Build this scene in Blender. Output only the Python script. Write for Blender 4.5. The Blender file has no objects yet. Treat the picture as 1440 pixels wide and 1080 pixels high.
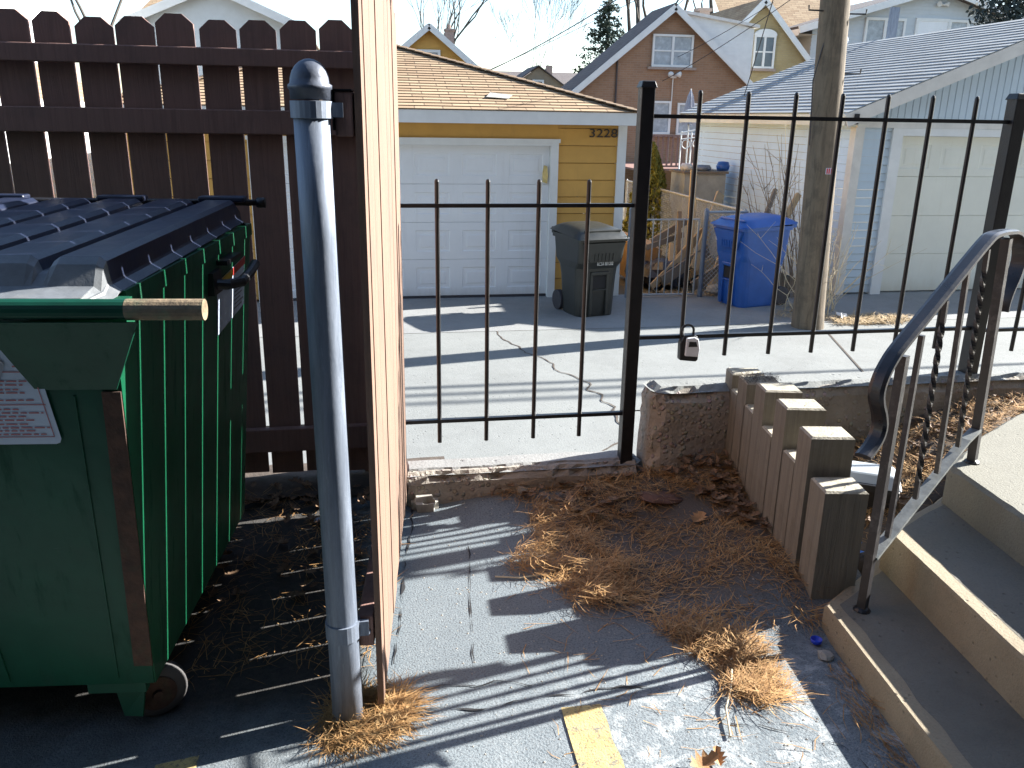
import bpy, math, random
from mathutils import Vector, Matrix, noise
R = math.radians
rnd = random.Random(7)
S = bpy.context.scene
COL = S.collection
# ------------------------------------------------------------------ frames
TH = R(5.56)                       # the paved lot is turned a little from the alley behind it
CT, ST = math.cos(TH), math.sin(TH)
def L(x, y, z=0.0):                # lot frame -> world
    return Vector((x*CT + y*ST, -x*ST + y*CT, z))
def W(x, y, z=0.0):
    return Vector((x, y, z))
AZ = -0.96                         # alley level
SUN_AZ, SUN_EL = R(12.0), R(28.0)
ROOT = {}                          # root name -> inverse matrix

# ------------------------------------------------------------------ mesh collector
class MB:
    def __init__(s, fr=W):
        s.v = []; s.f = []; s.m = []; s.uv = []; s.fr = fr; s.has_uv = False
    def add(s, pts, faces, mi=0, uvs=None):
        b = len(s.v)
        s.v += [s.fr(*p) for p in pts]
        for i, f in enumerate(faces):
            s.f.append([b+k for k in f]); s.m.append(mi)
            if uvs: s.has_uv = True; s.uv.append([uvs[k] for k in f])
            else: s.uv.append([(0, 0)]*len(f))
    def quad(s, a, b, c, d, mi=0, uv=None):
        s.add([a, b, c, d], [(0, 1, 2, 3)], mi, uv)
    def box(s, x0, x1, y0, y1, z0, z1, mi=0):
        p = [(x0,y0,z0),(x1,y0,z0),(x1,y1,z0),(x0,y1,z0),(x0,y0,z1),(x1,y0,z1),(x1,y1,z1),(x0,y1,z1)]
        s.add(p, [(0,3,2,1),(4,5,6,7),(0,1,5,4),(1,2,6,5),(2,3,7,6),(3,0,4,7)], mi)
    def hexa(s, b4, t4, mi=0):     # bottom 4 (ccw from above), top 4
        s.add(list(b4)+list(t4), [(0,3,2,1),(4,5,6,7),(0,1,5,4),(1,2,6,5),(2,3,7,6),(3,0,4,7)], mi)
    def bar(s, a, b, w, h, up=(0,0,1), mi=0):   # rectangular bar between two points
        a = Vector(a); b = Vector(b); d = (b-a).normalized(); up = Vector(up)
        if abs(d.dot(up)) > .98: up = Vector((0,1,0))
        sx = d.cross(up).normalized()*w/2; sz = sx.cross(d).normalized()*h/2
        p = [a-sx-sz, a+sx-sz, a+sx+sz, a-sx+sz, b-sx-sz, b+sx-sz, b+sx+sz, b-sx+sz]
        s.add([tuple(q) for q in p], [(0,1,2,3),(7,6,5,4),(0,4,5,1),(1,5,6,2),(2,6,7,3),(3,7,4,0)], mi)
    def tube(s, path, r, n=8, mi=0, cap=True):
        P = [Vector(p) for p in path]; k = len(P)
        rr = r if isinstance(r, (list, tuple)) else [r]*k
        pts = []; u = None
        for i in range(k):
            t = (P[min(i+1, k-1)] - P[max(i-1, 0)]).normalized()
            if u is None:
                u = t.orthogonal().normalized()
            else:
                u = (u - t*u.dot(t)).normalized()
            v = t.cross(u)
            for j in range(n):
                a = 2*math.pi*j/n
                pts.append(tuple(P[i] + (u*math.cos(a)+v*math.sin(a))*rr[i]))
        fs = [(i*n+j, i*n+(j+1) % n, (i+1)*n+(j+1) % n, (i+1)*n+j) for i in range(k-1) for j in range(n)]
        if cap:
            fs.append(tuple(range(n-1, -1, -1))); fs.append(tuple((k-1)*n+j for j in range(n)))
        s.add(pts, fs, mi)
    def ribbon(s, path, w, h, side, mi=0):   # flat bar swept along a path, 'side' = sideways direction
        P = [Vector(p) for p in path]; side = Vector(side).normalized(); k = len(P); pts = []
        for i in range(k):
            t = (P[min(i+1, k-1)] - P[max(i-1, 0)]).normalized()
            nn = side.cross(t).normalized()
            for a, b in ((-1,-1),(1,-1),(1,.4),(.55,1),(-.55,1),(-1,.4)):
                pts.append(tuple(P[i] + side*a*w/2 - nn*b*h/2*(-1)))
        n = 6
        fs = [(i*n+j, i*n+(j+1) % n, (i+1)*n+(j+1) % n, (i+1)*n+j) for i in range(k-1) for j in range(n)]
        fs += [tuple(range(n-1, -1, -1)), tuple((k-1)*n+j for j in range(n))]
        s.add(pts, fs, mi)
    def lathe(s, c, prof, n=20, mi=0):       # prof: (r, z)
        pts = []
        for r, z in prof:
            for j in range(n):
                a = 2*math.pi*j/n
                pts.append((c[0]+r*math.cos(a), c[1]+r*math.sin(a), c[2]+z))
        k = len(prof)
        fs = [(i*n+j, i*n+(j+1) % n, (i+1)*n+(j+1) % n, (i+1)*n+j) for i in range(k-1) for j in range(n)]
        fs += [tuple(range(n-1, -1, -1)), tuple((k-1)*n+j for j in range(n))]
        s.add(pts, fs, mi)
    def prism(s, poly, y0, y1, mi=0, plane='xz'):   # polygon extruded along the third axis
        n = len(poly)
        if plane == 'xz': p = [(a, y0, b) for a, b in poly] + [(a, y1, b) for a, b in poly]
        elif plane == 'yz': p = [(y0, a, b) for a, b in poly] + [(y1, a, b) for a, b in poly]
        else: p = [(a, b, y0) for a, b in poly] + [(a, b, y1) for a, b in poly]
        fs = [tuple(range(n)), tuple(range(2*n-1, n-1, -1))]
        fs += [(i, n+i, n+(i+1) % n, (i+1) % n) for i in range(n)]
        s.add(p, fs, mi)
    def wall(s, o, ux, w, h, mi=0, uo=0.0):  # vertical rectangle with metric uv
        o = Vector(o); ux = Vector(ux)
        a, b = o, o+ux*w
        s.quad(tuple(a), tuple(b), tuple(b+Vector((0,0,h))), tuple(a+Vector((0,0,h))), mi,
               [(uo, 0), (uo+w, 0), (uo+w, h), (uo, h)])
    def siding(s, o, ux, nrm, w, z0, z1, pitch, dep=.014, top=None, mi=0, groove=0):
        # lapped boards: each course leans out at its foot; top(t) clips the wall under a gable
        ux = Vector(ux); nrm = Vector(nrm); o = Vector(o); z = z0
        while z < z1-1e-4:
            zt = min(z+pitch, z1); gr = groove if zt < z1-1e-4 else 0
            xa0, xa1, xb0, xb1 = 0, w, 0, w
            if top: xa0, xa1 = top(z); xb0, xb1 = top(zt)
            if xa1-xa0 > .01:
                f = lambda t, zz, d: tuple(o + ux*t + nrm*d + Vector((0,0,zz-o.z)))
                xb1 = max(xb1, xb0)
                s.quad(f(xa0,z,dep), f(xa1,z,dep), f(xb1,zt-gr,0), f(xb0,zt-gr,0), mi)
                s.quad(f(xa0,z,0), f(xa1,z,0), f(xa1,z,dep), f(xa0,z,dep), mi)
            z = zt
def tag(o, label=None, cat=None, group=None, kind=None):
    if label: o['label'] = label
    if cat: o['category'] = cat
    if group: o['group'] = group
    if kind: o['kind'] = kind
    return o
def thing(name, label, cat, loc=(0,0,0), rz=0, group=None):
    o = bpy.data.objects.new(name, None); COL.objects.link(o)
    o.empty_display_size = .1
    o.location = loc; o.rotation_euler = (0, 0, rz)
    tag(o, label, cat, group)
    ROOT[o.name] = (Matrix.Translation(Vector(loc)) @ Matrix.Rotation(rz, 4, 'Z')).inverted()
    return o
def obj(name, mb, mat, parent=None, smooth=False, bevel=0, base=None, label=None):
    me = bpy.data.meshes.new(name)
    inv = None; p = parent
    while p is not None:
        if p.name in ROOT: inv = ROOT[p.name]; break
        p = p.parent
    vs = mb.v
    loc = Vector((0,0,0))
    if inv is not None: vs = [inv @ q for q in vs]
    elif parent is None and base is not None:
        loc = Vector(base); vs = [q-loc for q in vs]
    me.from_pydata([tuple(q) for q in vs], [], mb.f)
    mats = mat if isinstance(mat, (list, tuple)) else [mat]
    for m in mats: me.materials.append(m)
    if mb.has_uv:
        uvl = me.uv_layers.new(name='UVMap')
        i = 0
        for fu in mb.uv:
            for q in fu:
                uvl.data[i].uv = q; i += 1
    for i, pl in enumerate(me.polygons):
        pl.material_index = mb.m[i]; pl.use_smooth = smooth
    me.update()
    o = bpy.data.objects.new(name, me); COL.objects.link(o)
    if parent is not None:
        o.parent = parent
    else:
        o.location = loc
        if inv is None: ROOT[o.name] = Matrix.Translation(loc).inverted()
    if bevel:
        b = o.modifiers.new('bevel', 'BEVEL'); b.width = bevel; b.segments = 2; b.limit_method = 'ANGLE'; b.angle_limit = R(40)
    if label: o['label'] = label
    return o
def pieces(name, mb, mat, parent=None, **kw):   # one object for each loose piece of the collected mesh
    par = list(range(len(mb.v)))
    def find(i):
        while par[i] != i: par[i] = par[par[i]]; i = par[i]
        return i
    for f in mb.f:
        for k in f[1:]: par[find(k)] = find(f[0])
    groups = {}
    for i, f in enumerate(mb.f): groups.setdefault(find(f[0]), []).append(i)
    out = []
    for fi in groups.values():
        m2 = MB(); ids = {}
        for i in fi:
            for k in mb.f[i]:
                if k not in ids: ids[k] = len(m2.v); m2.v.append(mb.v[k])
            m2.f.append([ids[k] for k in mb.f[i]]); m2.m.append(mb.m[i]); m2.uv.append(mb.uv[i])
        m2.has_uv = mb.has_uv; out.append(obj(name, m2, mat, parent, **kw))
    return out
def dup(root, loc=None, rz=None, label=None):
    r = root.copy(); COL.objects.link(r)
    if loc is not None: r.location = loc
    if rz is not None: r.rotation_euler = (0, 0, rz)
    if label: r['label'] = label
    for ch in root.children:
        c = ch.copy(); COL.objects.link(c); c.parent = r
        for g in ch.children:
            d = g.copy(); COL.objects.link(d); d.parent = c
    return r
# ------------------------------------------------------------------ materials
class NT:
    def __init__(s, name):
        s.m = bpy.data.materials.new(name); s.m.use_nodes = True
        s.t = s.m.node_tree; s.n = s.t.nodes; s.l = s.t.links
        s.b = s.n['Principled BSDF']
        s.tc = s.n.new('ShaderNodeTexCoord')
    def link(s, a, b): s.l.new(a, b)
    def map(s, scale=(1,1,1), src='Object'):
        mp = s.n.new('ShaderNodeMapping'); mp.inputs['Scale'].default_value = scale
        s.link(s.tc.outputs[src], mp.inputs['Vector']); return mp.outputs['Vector']
    def noise(s, scale, vec=None, detail=5, rough=.6, dist=0):
        n = s.n.new('ShaderNodeTexNoise'); n.inputs['Scale'].default_value = scale
        n.inputs['Detail'].default_value = detail; n.inputs['Roughness'].default_value = rough
        n.inputs['Distortion'].default_value = dist
        s.link(vec if vec is not None else s.tc.outputs['Object'], n.inputs['Vector']); return n.outputs['Fac']
    def vor(s, scale, vec=None, feat='F1'):
        n = s.n.new('ShaderNodeTexVoronoi'); n.inputs['Scale'].default_value = scale; n.feature = feat
        s.link(vec if vec is not None else s.tc.outputs['Object'], n.inputs['Vector']); return n.outputs['Distance'], n.outputs.get('Color')
    def ramp(s, fac, stops):
        r = s.n.new('ShaderNodeValToRGB'); e = r.color_ramp.elements
        while len(e) < len(stops): e.new(.5)
        for i, (p, c) in enumerate(stops):
            e[i].position = p
            c = (c, c, c) if not isinstance(c, (tuple, list)) else c
            e[i].color = (*c[:3], 1)
        s.link(fac, r.inputs['Fac']); return r.outputs['Color']
    def mix(s, fac, a, b, mode='MIX'):
        x = s.n.new('ShaderNodeMix'); x.data_type = 'RGBA'; x.blend_type = mode
        for sock, val in ((x.inputs[0], fac), (x.inputs[6], a), (x.inputs[7], b)):
            if isinstance(val, (int, float)): sock.default_value = val
            elif isinstance(val, (tuple, list)): sock.default_value = (*val[:3], 1)
            else: s.link(val, sock)
        return x.outputs[2]
    def math(s, op, a, b=None):
        x = s.n.new('ShaderNodeMath'); x.operation = op
        for sock, val in ((x.inputs[0], a), (x.inputs[1], b)):
            if val is None: continue
            if isinstance(val, (int, float)): sock.default_value = val
            else: s.link(val, sock)
        return x.outputs[0]
    def bump(s, h, strength=.4, dist=.01):
        b = s.n.new('ShaderNodeBump'); b.inputs['Strength'].default_value = strength; b.inputs['Distance'].default_value = dist
        s.link(h, b.inputs['Height']); s.link(b.outputs['Normal'], s.b.inputs['Normal'])
    def out(s, col, rough=.7, metal=0, spec=None):
        if isinstance(col, (tuple, list)): s.b.inputs['Base Color'].default_value = (*col[:3], 1)
        else: s.link(col, s.b.inputs['Base Color'])
        if isinstance(rough, (int, float)): s.b.inputs['Roughness'].default_value = rough
        else: s.link(rough, s.b.inputs['Roughness'])
        s.b.inputs['Metallic'].default_value = metal
        if spec is not None: s.b.inputs['Specular IOR Level'].default_value = spec
        return s.m
def sc(c, k): return tuple(min(1, x*k) for x in c)
def mat(name, col, rough=.7, var=.25, scale=6, metal=0, bump=.15, stretch=(1,1,1), dirt=None, dirt_amt=.5, bscale=60, spec=None):
    t = NT(name); v = t.map(stretch)
    f = t.noise(scale, v, 6, .65)
    c = t.ramp(f, [(.3, sc(col, 1-var)), (.7, sc(col, 1+var))])
    if dirt:
        g = t.noise(scale*.45+1.7, None, 7, .7)
        m = t.ramp(g, [(.62-.2*dirt_amt, 0.), (.72, 1.)])
        c = t.mix(t.math('MULTIPLY', m, dirt_amt), c, dirt)
    if bump:
        t.bump(t.noise(bscale, v, 4), bump, .004)
    rr = t.ramp(f, [(.2, max(0, rough-.1)), (.8, min(1, rough+.1))])
    return t.out(c, rr, metal, spec)
def grime(name, col, rough=.55, var=.06, scale=3, low=(.36, .32, .25), top=.5, amt=.7):
    t = NT(name); f = t.noise(scale, None, 6, .65)
    c = t.ramp(f, [(.3, sc(col, 1-var)), (.7, sc(col, 1+var))])
    sp = t.n.new('ShaderNodeSeparateXYZ'); t.link(t.tc.outputs['Object'], sp.inputs[0])
    h = t.math('ADD', t.math('MULTIPLY', sp.outputs[2], 1.0/top), t.math('MULTIPLY', t.noise(4, t.map((3, 3, .6)), 7, .75), .9))
    m = t.ramp(h, [(.35, 1.), (.95, 0.)])
    c = t.mix(t.math('MULTIPLY', m, amt), c, low)
    st = t.ramp(t.noise(2.2, t.map((5, 5, .45)), 8, .75), [(.55, 0.), (.75, 1.)])
    c = t.mix(t.math('MULTIPLY', st, .22), c, low)
    t.bump(f, .08, .004); return t.out(c, rough)
def wood(name, col, var=.3, rough=.75, axis='z', grain=26, bump=.4, dirt=None):
    t = NT(name)
    st = {'z': (grain, grain, 1.2), 'x': (1.2, grain, grain), 'y': (grain, 1.2, grain)}[axis]
    v = t.map(st)
    f = t.noise(2.0, v, 6, .7, .6)
    c = t.ramp(f, [(.25, sc(col, 1-var)), (.5, col), (.75, sc(col, 1+var*.6))])
    b = t.noise(.9*2, None, 4)
    c = t.mix(t.math('MULTIPLY', b, .5), c, sc(col, .75))
    if dirt:
        g = t.ramp(t.noise(5, None, 6, .7), [(.5, 0.), (.66, 1.)])
        c = t.mix(t.math('MULTIPLY', g, .55), c, dirt)
    t.bump(f, bump, .004)
    return t.out(c, rough)

def concrete(name, col, stain, rough=.85, fine=140, pit=.5, crackle=True):
    t = NT(name)
    a = t.noise(1.3, None, 8, .65); b = t.noise(fine, None, 3, .7); d = t.noise(9, None, 6, .7)
    c = t.ramp(a, [(.3, stain), (.62, col)])
    c = t.mix(t.math('MULTIPLY', t.ramp(b, [(.35, 1.), (.55, 0.)]), .35), c, sc(col, .5))
    c = t.mix(t.math('MULTIPLY', t.ramp(d, [(.35, 0.), (.7, 1.)]), .3), c, sc(col, 1.15))
    pv, _ = t.vor(fine*.22)
    pm = t.ramp(pv, [(.10, 1.), (.2, 0.)])
    gate_ = t.ramp(t.noise(5, None, 3), [(.48, 0.), (.56, 1.)])
    pm = t.math('MULTIPLY', pm, gate_)
    c = t.mix(t.math('MULTIPLY', pm, pit), c, sc(col, .35))
    h = t.math('SUBTRACT', b, pm)
    t.bump(h, .5, .006)
    return t.out(c, rough)
M = {}
def build_asphalt():
    t = NT('asphalt')
    # lot-frame coordinates are recovered from world position: the ground objects sit at the origin
    big = t.noise(1.1, None, 8, .7); mid = t.noise(7, None, 7, .7); fine = t.noise(170, None, 2, .6)
    c = t.ramp(big, [(.3, (.125, .150, .168)), (.7, (.175, .205, .222))])
    c = t.mix(t.math('MULTIPLY', t.ramp(mid, [(.35, 0.), (.7, 1.)]), .5), c, (.18, .21, .225))
    c = t.mix(t.math('MULTIPLY', t.ramp(fine, [(.36, 1.), (.5, 0.)]), .6), c, (.05, .055, .065))
    pv, pc = t.vor(230)
    agg = t.math('MULTIPLY', t.ramp(pv, [(.12, 1.), (.22, 0.)]), t.ramp(t.noise(60, None, 2), [(.5, 0.), (.6, 1.)]))
    c = t.mix(t.math('MULTIPLY', agg, .75), c, (.55, .55, .52))
    # salt bloom close to the camera
    sx = t.n.new('ShaderNodeSeparateXYZ'); t.link(t.tc.outputs['Object'], sx.inputs[0])
    near = t.ramp(t.math('MULTIPLY', sx.outputs[1], .4), [(.70, 1.), (.80, 0.)])
    rgt = t.ramp(sx.outputs[0], [(.25, 0.15), (.75, 1.)])
    salt = t.ramp(t.noise(9, None, 10, .85, .3), [(.50, 0.), (.60, 1.)])
    salt = t.math('MULTIPLY', t.math('MULTIPLY', salt, near), rgt)
    c = t.mix(t.math('MULTIPLY', salt, .8), c, (.46, .48, .48))
    lines = t.ramp(t.noise(14, t.map((1, 1, 1)), 10, .9, 2.5), [(.485, 0.), (.50, 1.), (.515, 0.)])
    c = t.mix(t.math('MULTIPLY', t.math('MULTIPLY', lines, near), .5), c, (.5, .52, .52))
    # soil washed over the foot of the timbers
    dx = t.math('ADD', sx.outputs[0], t.math('MULTIPLY', t.noise(5, None, 6, .7), .35))
    dxx = t.ramp(t.math('MULTIPLY', dx, .5), [(.36, 0.), (.46, 1.)])
    dy = t.ramp(t.math('MULTIPLY', t.math('ADD', sx.outputs[1], t.math('MULTIPLY', t.noise(6, None, 6, .7), .3)), .3), [(.66, 0.), (.72, 1.)])
    soil = t.math('MULTIPLY', dxx, dy)
    c = t.mix(t.math('MULTIPLY', soil, .85), c, (.085, .068, .055))
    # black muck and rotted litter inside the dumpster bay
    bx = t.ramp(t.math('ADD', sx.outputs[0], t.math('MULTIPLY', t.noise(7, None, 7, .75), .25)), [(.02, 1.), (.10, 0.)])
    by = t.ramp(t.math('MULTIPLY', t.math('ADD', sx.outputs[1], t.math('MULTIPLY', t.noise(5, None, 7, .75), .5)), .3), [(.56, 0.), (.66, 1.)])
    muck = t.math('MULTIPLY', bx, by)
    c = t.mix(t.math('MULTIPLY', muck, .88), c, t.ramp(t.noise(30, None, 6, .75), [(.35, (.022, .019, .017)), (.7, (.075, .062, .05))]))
    t.bump(fine, .6, .004)
    return t.out(c, .85, 0, .3)
M['asphalt'] = build_asphalt()
M['alley'] = concrete('alley_concrete', (.225, .232, .222), (.175, .18, .172), fine=90, pit=.6)
M['apron'] = concrete('apron_concrete', (.26, .262, .255), (.20, .20, .195), fine=90, pit=.4)
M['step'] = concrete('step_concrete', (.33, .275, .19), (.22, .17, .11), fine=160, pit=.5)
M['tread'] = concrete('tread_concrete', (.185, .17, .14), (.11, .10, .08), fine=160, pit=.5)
M['landing'] = concrete('landing_concrete', (.205, .196, .16), (.145, .136, .105), fine=160, pit=.5)
def build_aggregate():
    t = NT('aggregate_concrete')
    pv, pc = t.vor(42); v2, c2 = t.vor(95)
    h = t.n.new('ShaderNodeHueSaturation'); h.inputs['Saturation'].default_value = .35; h.inputs['Value'].default_value = .55
    t.link(pc, h.inputs['Color'])
    peb = t.mix(.6, h.outputs[0], (.34, .27, .20))
    m = t.ramp(pv, [(.25, 1.), (.42, 0.)])
    sel = t.ramp(t.noise(7, None, 4), [(.42, 0.), (.55, 1.)])
    c = t.ramp(t.noise(3, None, 7), [(.35, (.20, .175, .145)), (.65, (.36, .325, .28))])
    c = t.mix(t.math('MULTIPLY', m, sel), c, peb)
    t.bump(t.math('ADD', t.math('MULTIPLY', m, sel), t.noise(40, None, 5)), .8, .012)
    return t.out(c, .9)
M['aggregate'] = build_aggregate()
M['soil'] = mat('soil', (.075, .058, .045), .95, .45, 14, bump=.8, bscale=90)
M['ground'] = mat('yard_ground', (.12, .10, .065), .95, .4, 1.5, bump=.5, bscale=30)
M['brownwood'] = wood('brown_stained_wood', (.29, .165, .135), .34, .7, grain=30, bump=.6, dirt=(.18, .115, .098))
M['gatewood'] = wood('gate_stained_wood', (.24, .148, .104), .42, .75, grain=34, bump=.7, dirt=(.15, .10, .08))
M['rawwood'] = wood('weathered_timber', (.215, .195, .158), .5, .85, grain=30, bump=.8, dirt=(.14, .12, .085))
M['endgrain'] = mat('timber_end', (.36, .33, .26), .9, .35, 35, bump=.8, bscale=120)
M['plank'] = wood('pale_plank', (.46, .34, .2), .3, .8, grain=20)
M['greyplank'] = wood('grey_plank', (.22, .18, .14), .3, .85, grain=20)
M['polewood'] = wood('pole_wood', (.165, .13, .092), .75, .9, grain=10, bump=1.0, dirt=(.07, .06, .045))
def build_galv():
    t = NT('galvanised_steel')
    f = t.noise(5, t.map((8, 8, .8)), 7, .7, .5)
    c = t.ramp(f, [(.3, (.12, .145, .19)), (.7, (.28, .32, .39))])
    r = t.ramp(t.noise(2.4, t.map((3, 3, 1.5)), 6, .7), [(.62, 0.), (.74, 1.)])
    c = t.mix(t.math('MULTIPLY', r, .6), c, (.2, .11, .06))
    t.bump(t.noise(60, None, 4), .15, .003)
    sp_ = t.ramp(t.noise(9, t.map((30, 30, 2.2)), 8, .8), [(.56, 0.), (.68, 1.)])
    c = t.mix(t.math('MULTIPLY', sp_, .5), c, (.42, .46, .52))
    return t.out(c, t.ramp(f, [(.3, .5), (.7, .72)]), .4)
M['galv'] = build_galv()
M['iron'] = mat('black_iron_paint', (.010, .010, .012), .4, .35, 20, bump=.2, bscale=120, dirt=(.045, .028, .02), dirt_amt=.2)
M['railpaint'] = mat('rail_black_paint', (.022, .022, .026), .32, .3, 25, bump=.12, bscale=150, dirt=(.09, .06, .05), dirt_amt=.4)
M['railbar'] = mat('rail_bar_paint', (.030, .028, .030), .45, .3, 25, bump=.2, bscale=150, dirt=(.2, .19, .18), dirt_amt=.5)
def build_green(name, col, dirty):
    t = NT(name)
    f = t.noise(4, None, 6, .65)
    c = t.ramp(f, [(.3, sc(col, .75)), (.7, sc(col, 1.25))])
    st = t.ramp(t.noise(3.0, t.map((9, 9, .7)), 8, .75), [(.54, 0.), (.70, 1.)])
    c = t.mix(t.math('MULTIPLY', st, .45), c, dirty)
    scr = t.ramp(t.noise(6, t.map((1.5, 1.5, 14)), 9, .8, 1.5), [(.655, 0.), (.675, 1.)])
    c = t.mix(t.math('MULTIPLY', scr, .25), c, (.10, .15, .12))
    chip = t.ramp(t.noise(16, None, 9, .85), [(.70, 0.), (.72, 1.)])
    c = t.mix(chip, c, (.085, .042, .026))
    dent = t.noise(2.6, None, 3, .5)
    t.bump(t.math('ADD', dent, t.math('MULTIPLY', f, .15)), .35, .03)
    return t.out(c, t.ramp(st, [(0., .42), (1., .75)]), 0, .3)
M['green'] = build_green('dumpster_green', (.004, .062, .034), (.008, .034, .022))
M['greenside'] = build_green('dumpster_side_green', (.004, .080, .036), (.009, .024, .016))
M['rust'] = mat('rust', (.075, .040, .028), .9, .5, 22, bump=.6, bscale=90, dirt=(.02, .09, .05), dirt_amt=.3)
M['bare'] = mat('bare_worn_steel', (.23, .17, .105), .65, .4, 30, bump=.4, bscale=120, dirt=(.04, .2, .11), dirt_amt=.55)
M['lid'] = mat('lid_black_plastic', (.012, .018, .042), .42, .25, 9, bump=.15, bscale=50, dirt=(.08, .08, .085), dirt_amt=.22)
M['rubber'] = mat('dark_rubber', (.045, .043, .05), .8, .3, 20, bump=.3)
M['wheel'] = mat('caster_tyre', (.07, .066, .066), .7, .3, 20, bump=.2)
M['sticker'] = mat('sticker_white', (.50, .58, .70), .5, .08, 8, bump=0, dirt=(.4, .42, .46), dirt_amt=.3)
M['redink'] = mat('red_ink', (.42, .16, .17), .6, .1, 8, bump=0)
M['redlabel'] = mat('red_label', (.40, .035, .025), .5, .1, 8, bump=0)
M['yellowlabel'] = mat('yellow_label', (.65, .46, .05), .5, .1, 8, bump=0)
M['greyink'] = mat('grey_ink', (.16, .16, .18), .6, .1, 8, bump=0)
def build_yline():
    t = NT('yellow_road_paint')
    c = t.ramp(t.noise(20, None, 6, .7), [(.3, (.40, .30, .12)), (.7, (.58, .45, .20))])
    w_ = t.ramp(t.noise(26, None, 9, .85), [(.53, 0.), (.60, 1.)])
    c = t.mix(t.math('MULTIPLY', w_, .85), c, (.13, .14, .145))
    f = t.noise(170, None, 2, .6)
    c = t.mix(t.math('MULTIPLY', t.ramp(f, [(.34, 1.), (.46, 0.)]), .7), c, (.10, .10, .09))
    t.bump(f, .6, .004); return t.out(c, .85)
M['yline'] = build_yline()
M['ocre'] = grime('ochre_siding_paint', (.58, .325, .078), .7, .10, 2.2, (.22, .15, .07), .45, .7)
M['white'] = mat('white_paint', (.70, .71, .70), .55, .06, 4, bump=.05)
M['doorwhite'] = grime('white_door_paint', (.74, .76, .78), .5, .04, 2, (.48, .46, .42), .30, .6)
M['cream'] = grime('cream_door_paint', (.70, .70, .62), .5, .05, 2, (.52, .46, .34), .40, .6)
M['trimw'] = mat('white_trim_weathered', (.64, .62, .58), .6, .1, 6, bump=.1)
M['fascia'] = mat('stained_fascia', (.64, .62, .52), .6, .12, 2, bump=.05, dirt=(.5, .36, .2), dirt_amt=.3)
M['bluesiding'] = grime('pale_blue_siding', (.48, .575, .65), .5, .06, 2, (.30, .32, .32), .45, .6)
M['whitesiding'] = grime('white_siding', (.52, .67, .83), .5, .06, 2, (.36, .37, .36), .45, .6)
M['greysiding'] = mat('grey_siding', (.50, .54, .57), .5, .06, 3, bump=.05)
M['glass'] = mat('window_glass', (.10, .13, .16), .08, .3, 1.5, bump=0)
M['curtain'] = mat('window_curtain', (.32, .36, .40), .25, .3, 4, bump=0)
M['dark'] = mat('dark_gap', (.02, .02, .022), .9, .2, 5, bump=0)
M['cartblack'] = mat('black_cart_plastic', (.028, .030, .027), .38, .2, 8, bump=.2, bscale=120)
M['cartblue'] = mat('blue_cart_plastic', (.02, .10, .38), .4, .12, 6, bump=.15, bscale=120)
M['silver'] = mat('brushed_silver', (.86, .89, .93), .25, .05, 10, metal=.0, bump=.05)
M['blackplastic'] = mat('black_plastic', (.02, .02, .022), .45, .2, 10, bump=.1)
M['greyplastic'] = mat('grey_plastic', (.42, .46, .49), .5, .08, 10, bump=.1)
M['bluecap'] = mat('blue_plastic', (.02, .06, .62), .4, .1, 10, bump=0)
M['chain'] = mat('chain_link_wire', (.36, .38, .39), .5, .2, 10, metal=.2, bump=.1)
M['cabinet'] = mat('old_cabinet_paint', (.36, .37, .35), .7, .2, 4, bump=.2, dirt=(.2, .16, .11), dirt_amt=.4)
M['cardboard'] = mat('cardboard', (.40, .26, .14), .85, .15, 6, bump=.2)
M['bag'] = mat('dark_bag', (.025, .028, .045), .4, .4, 14, bump=.6, bscale=20)
M['bark'] = mat('tree_bark', (.10, .085, .07), .9, .3, 12, bump=.5, bscale=40)
M['twig'] = mat('dry_twig', (.20, .165, .13), .85, .3, 12, bump=.2)
M['palestem'] = mat('pale_dry_stem', (.52, .45, .32), .85, .2, 12, bump=.2)
M['wire'] = mat('utility_wire', (.03, .03, .035), .6, .1, 5, bump=0)
M['redtag'] = mat('red_tag', (.55, .02, .03), .5, .1, 5, bump=0)
M['rock'] = mat('rubble', (.36, .34, .30), .9, .25, 18, bump=.6, bscale=80)
M['reddirt'] = mat('old_brick', (.13, .075, .06), .9, .3, 30, bump=.5)
M['cone'] = mat('pine_cone', (.06, .04, .028), .9, .3, 40, bump=.4)
M['leaf'] = mat('dry_oak_leaf', (.42, .23, .10), .8, .3, 40, bump=.3, bscale=100)
M['umbrella'] = mat('umbrella_cloth', (.35, .36, .42), .8, .15, 14, bump=.1)
M['chimney'] = mat('chimney_brick', (.33, .26, .22), .9, .2, 16, bump=.4)
def needles_mat(name, a, b, c_):
    t = NT(name)
    f = t.noise(38, None, 3, .7)
    g = t.noise(4, None, 4, .6)
    c = t.ramp(f, [(.3, a), (.5, b), (.7, c_)])
    c = t.mix(t.math('MULTIPLY', t.ramp(g, [(.4, 0.), (.6, 1.)]), .4), c, sc(a, .8))
    return t.out(c, .75)
M['needle'] = needles_mat('dry_needles', (.20, .10, .034), (.43, .235, .082), (.62, .42, .20))
M['palegrass'] = needles_mat('pale_dry_litter', (.28, .19, .09), (.48, .35, .19), (.62, .50, .32))
def foliage_mat(name, a, b):
    t = NT(name)
    f = t.noise(3.2, None, 5, .7)
    c = t.ramp(f, [(.35, a), (.65, b)])
    return t.out(c, .8)
M['spruce'] = foliage_mat('spruce_needles', (.025, .045, .030), (.06, .085, .055))
M['arbor'] = foliage_mat('arborvitae', (.10, .115, .02), (.26, .25, .05))
M['evergreen'] = foliage_mat('dark_evergreen', (.012, .022, .022), (.03, .045, .04))
M['leafpile'] = needles_mat('leaf_litter', (.10, .055, .03), (.22, .13, .07), (.36, .24, .14))
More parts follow.
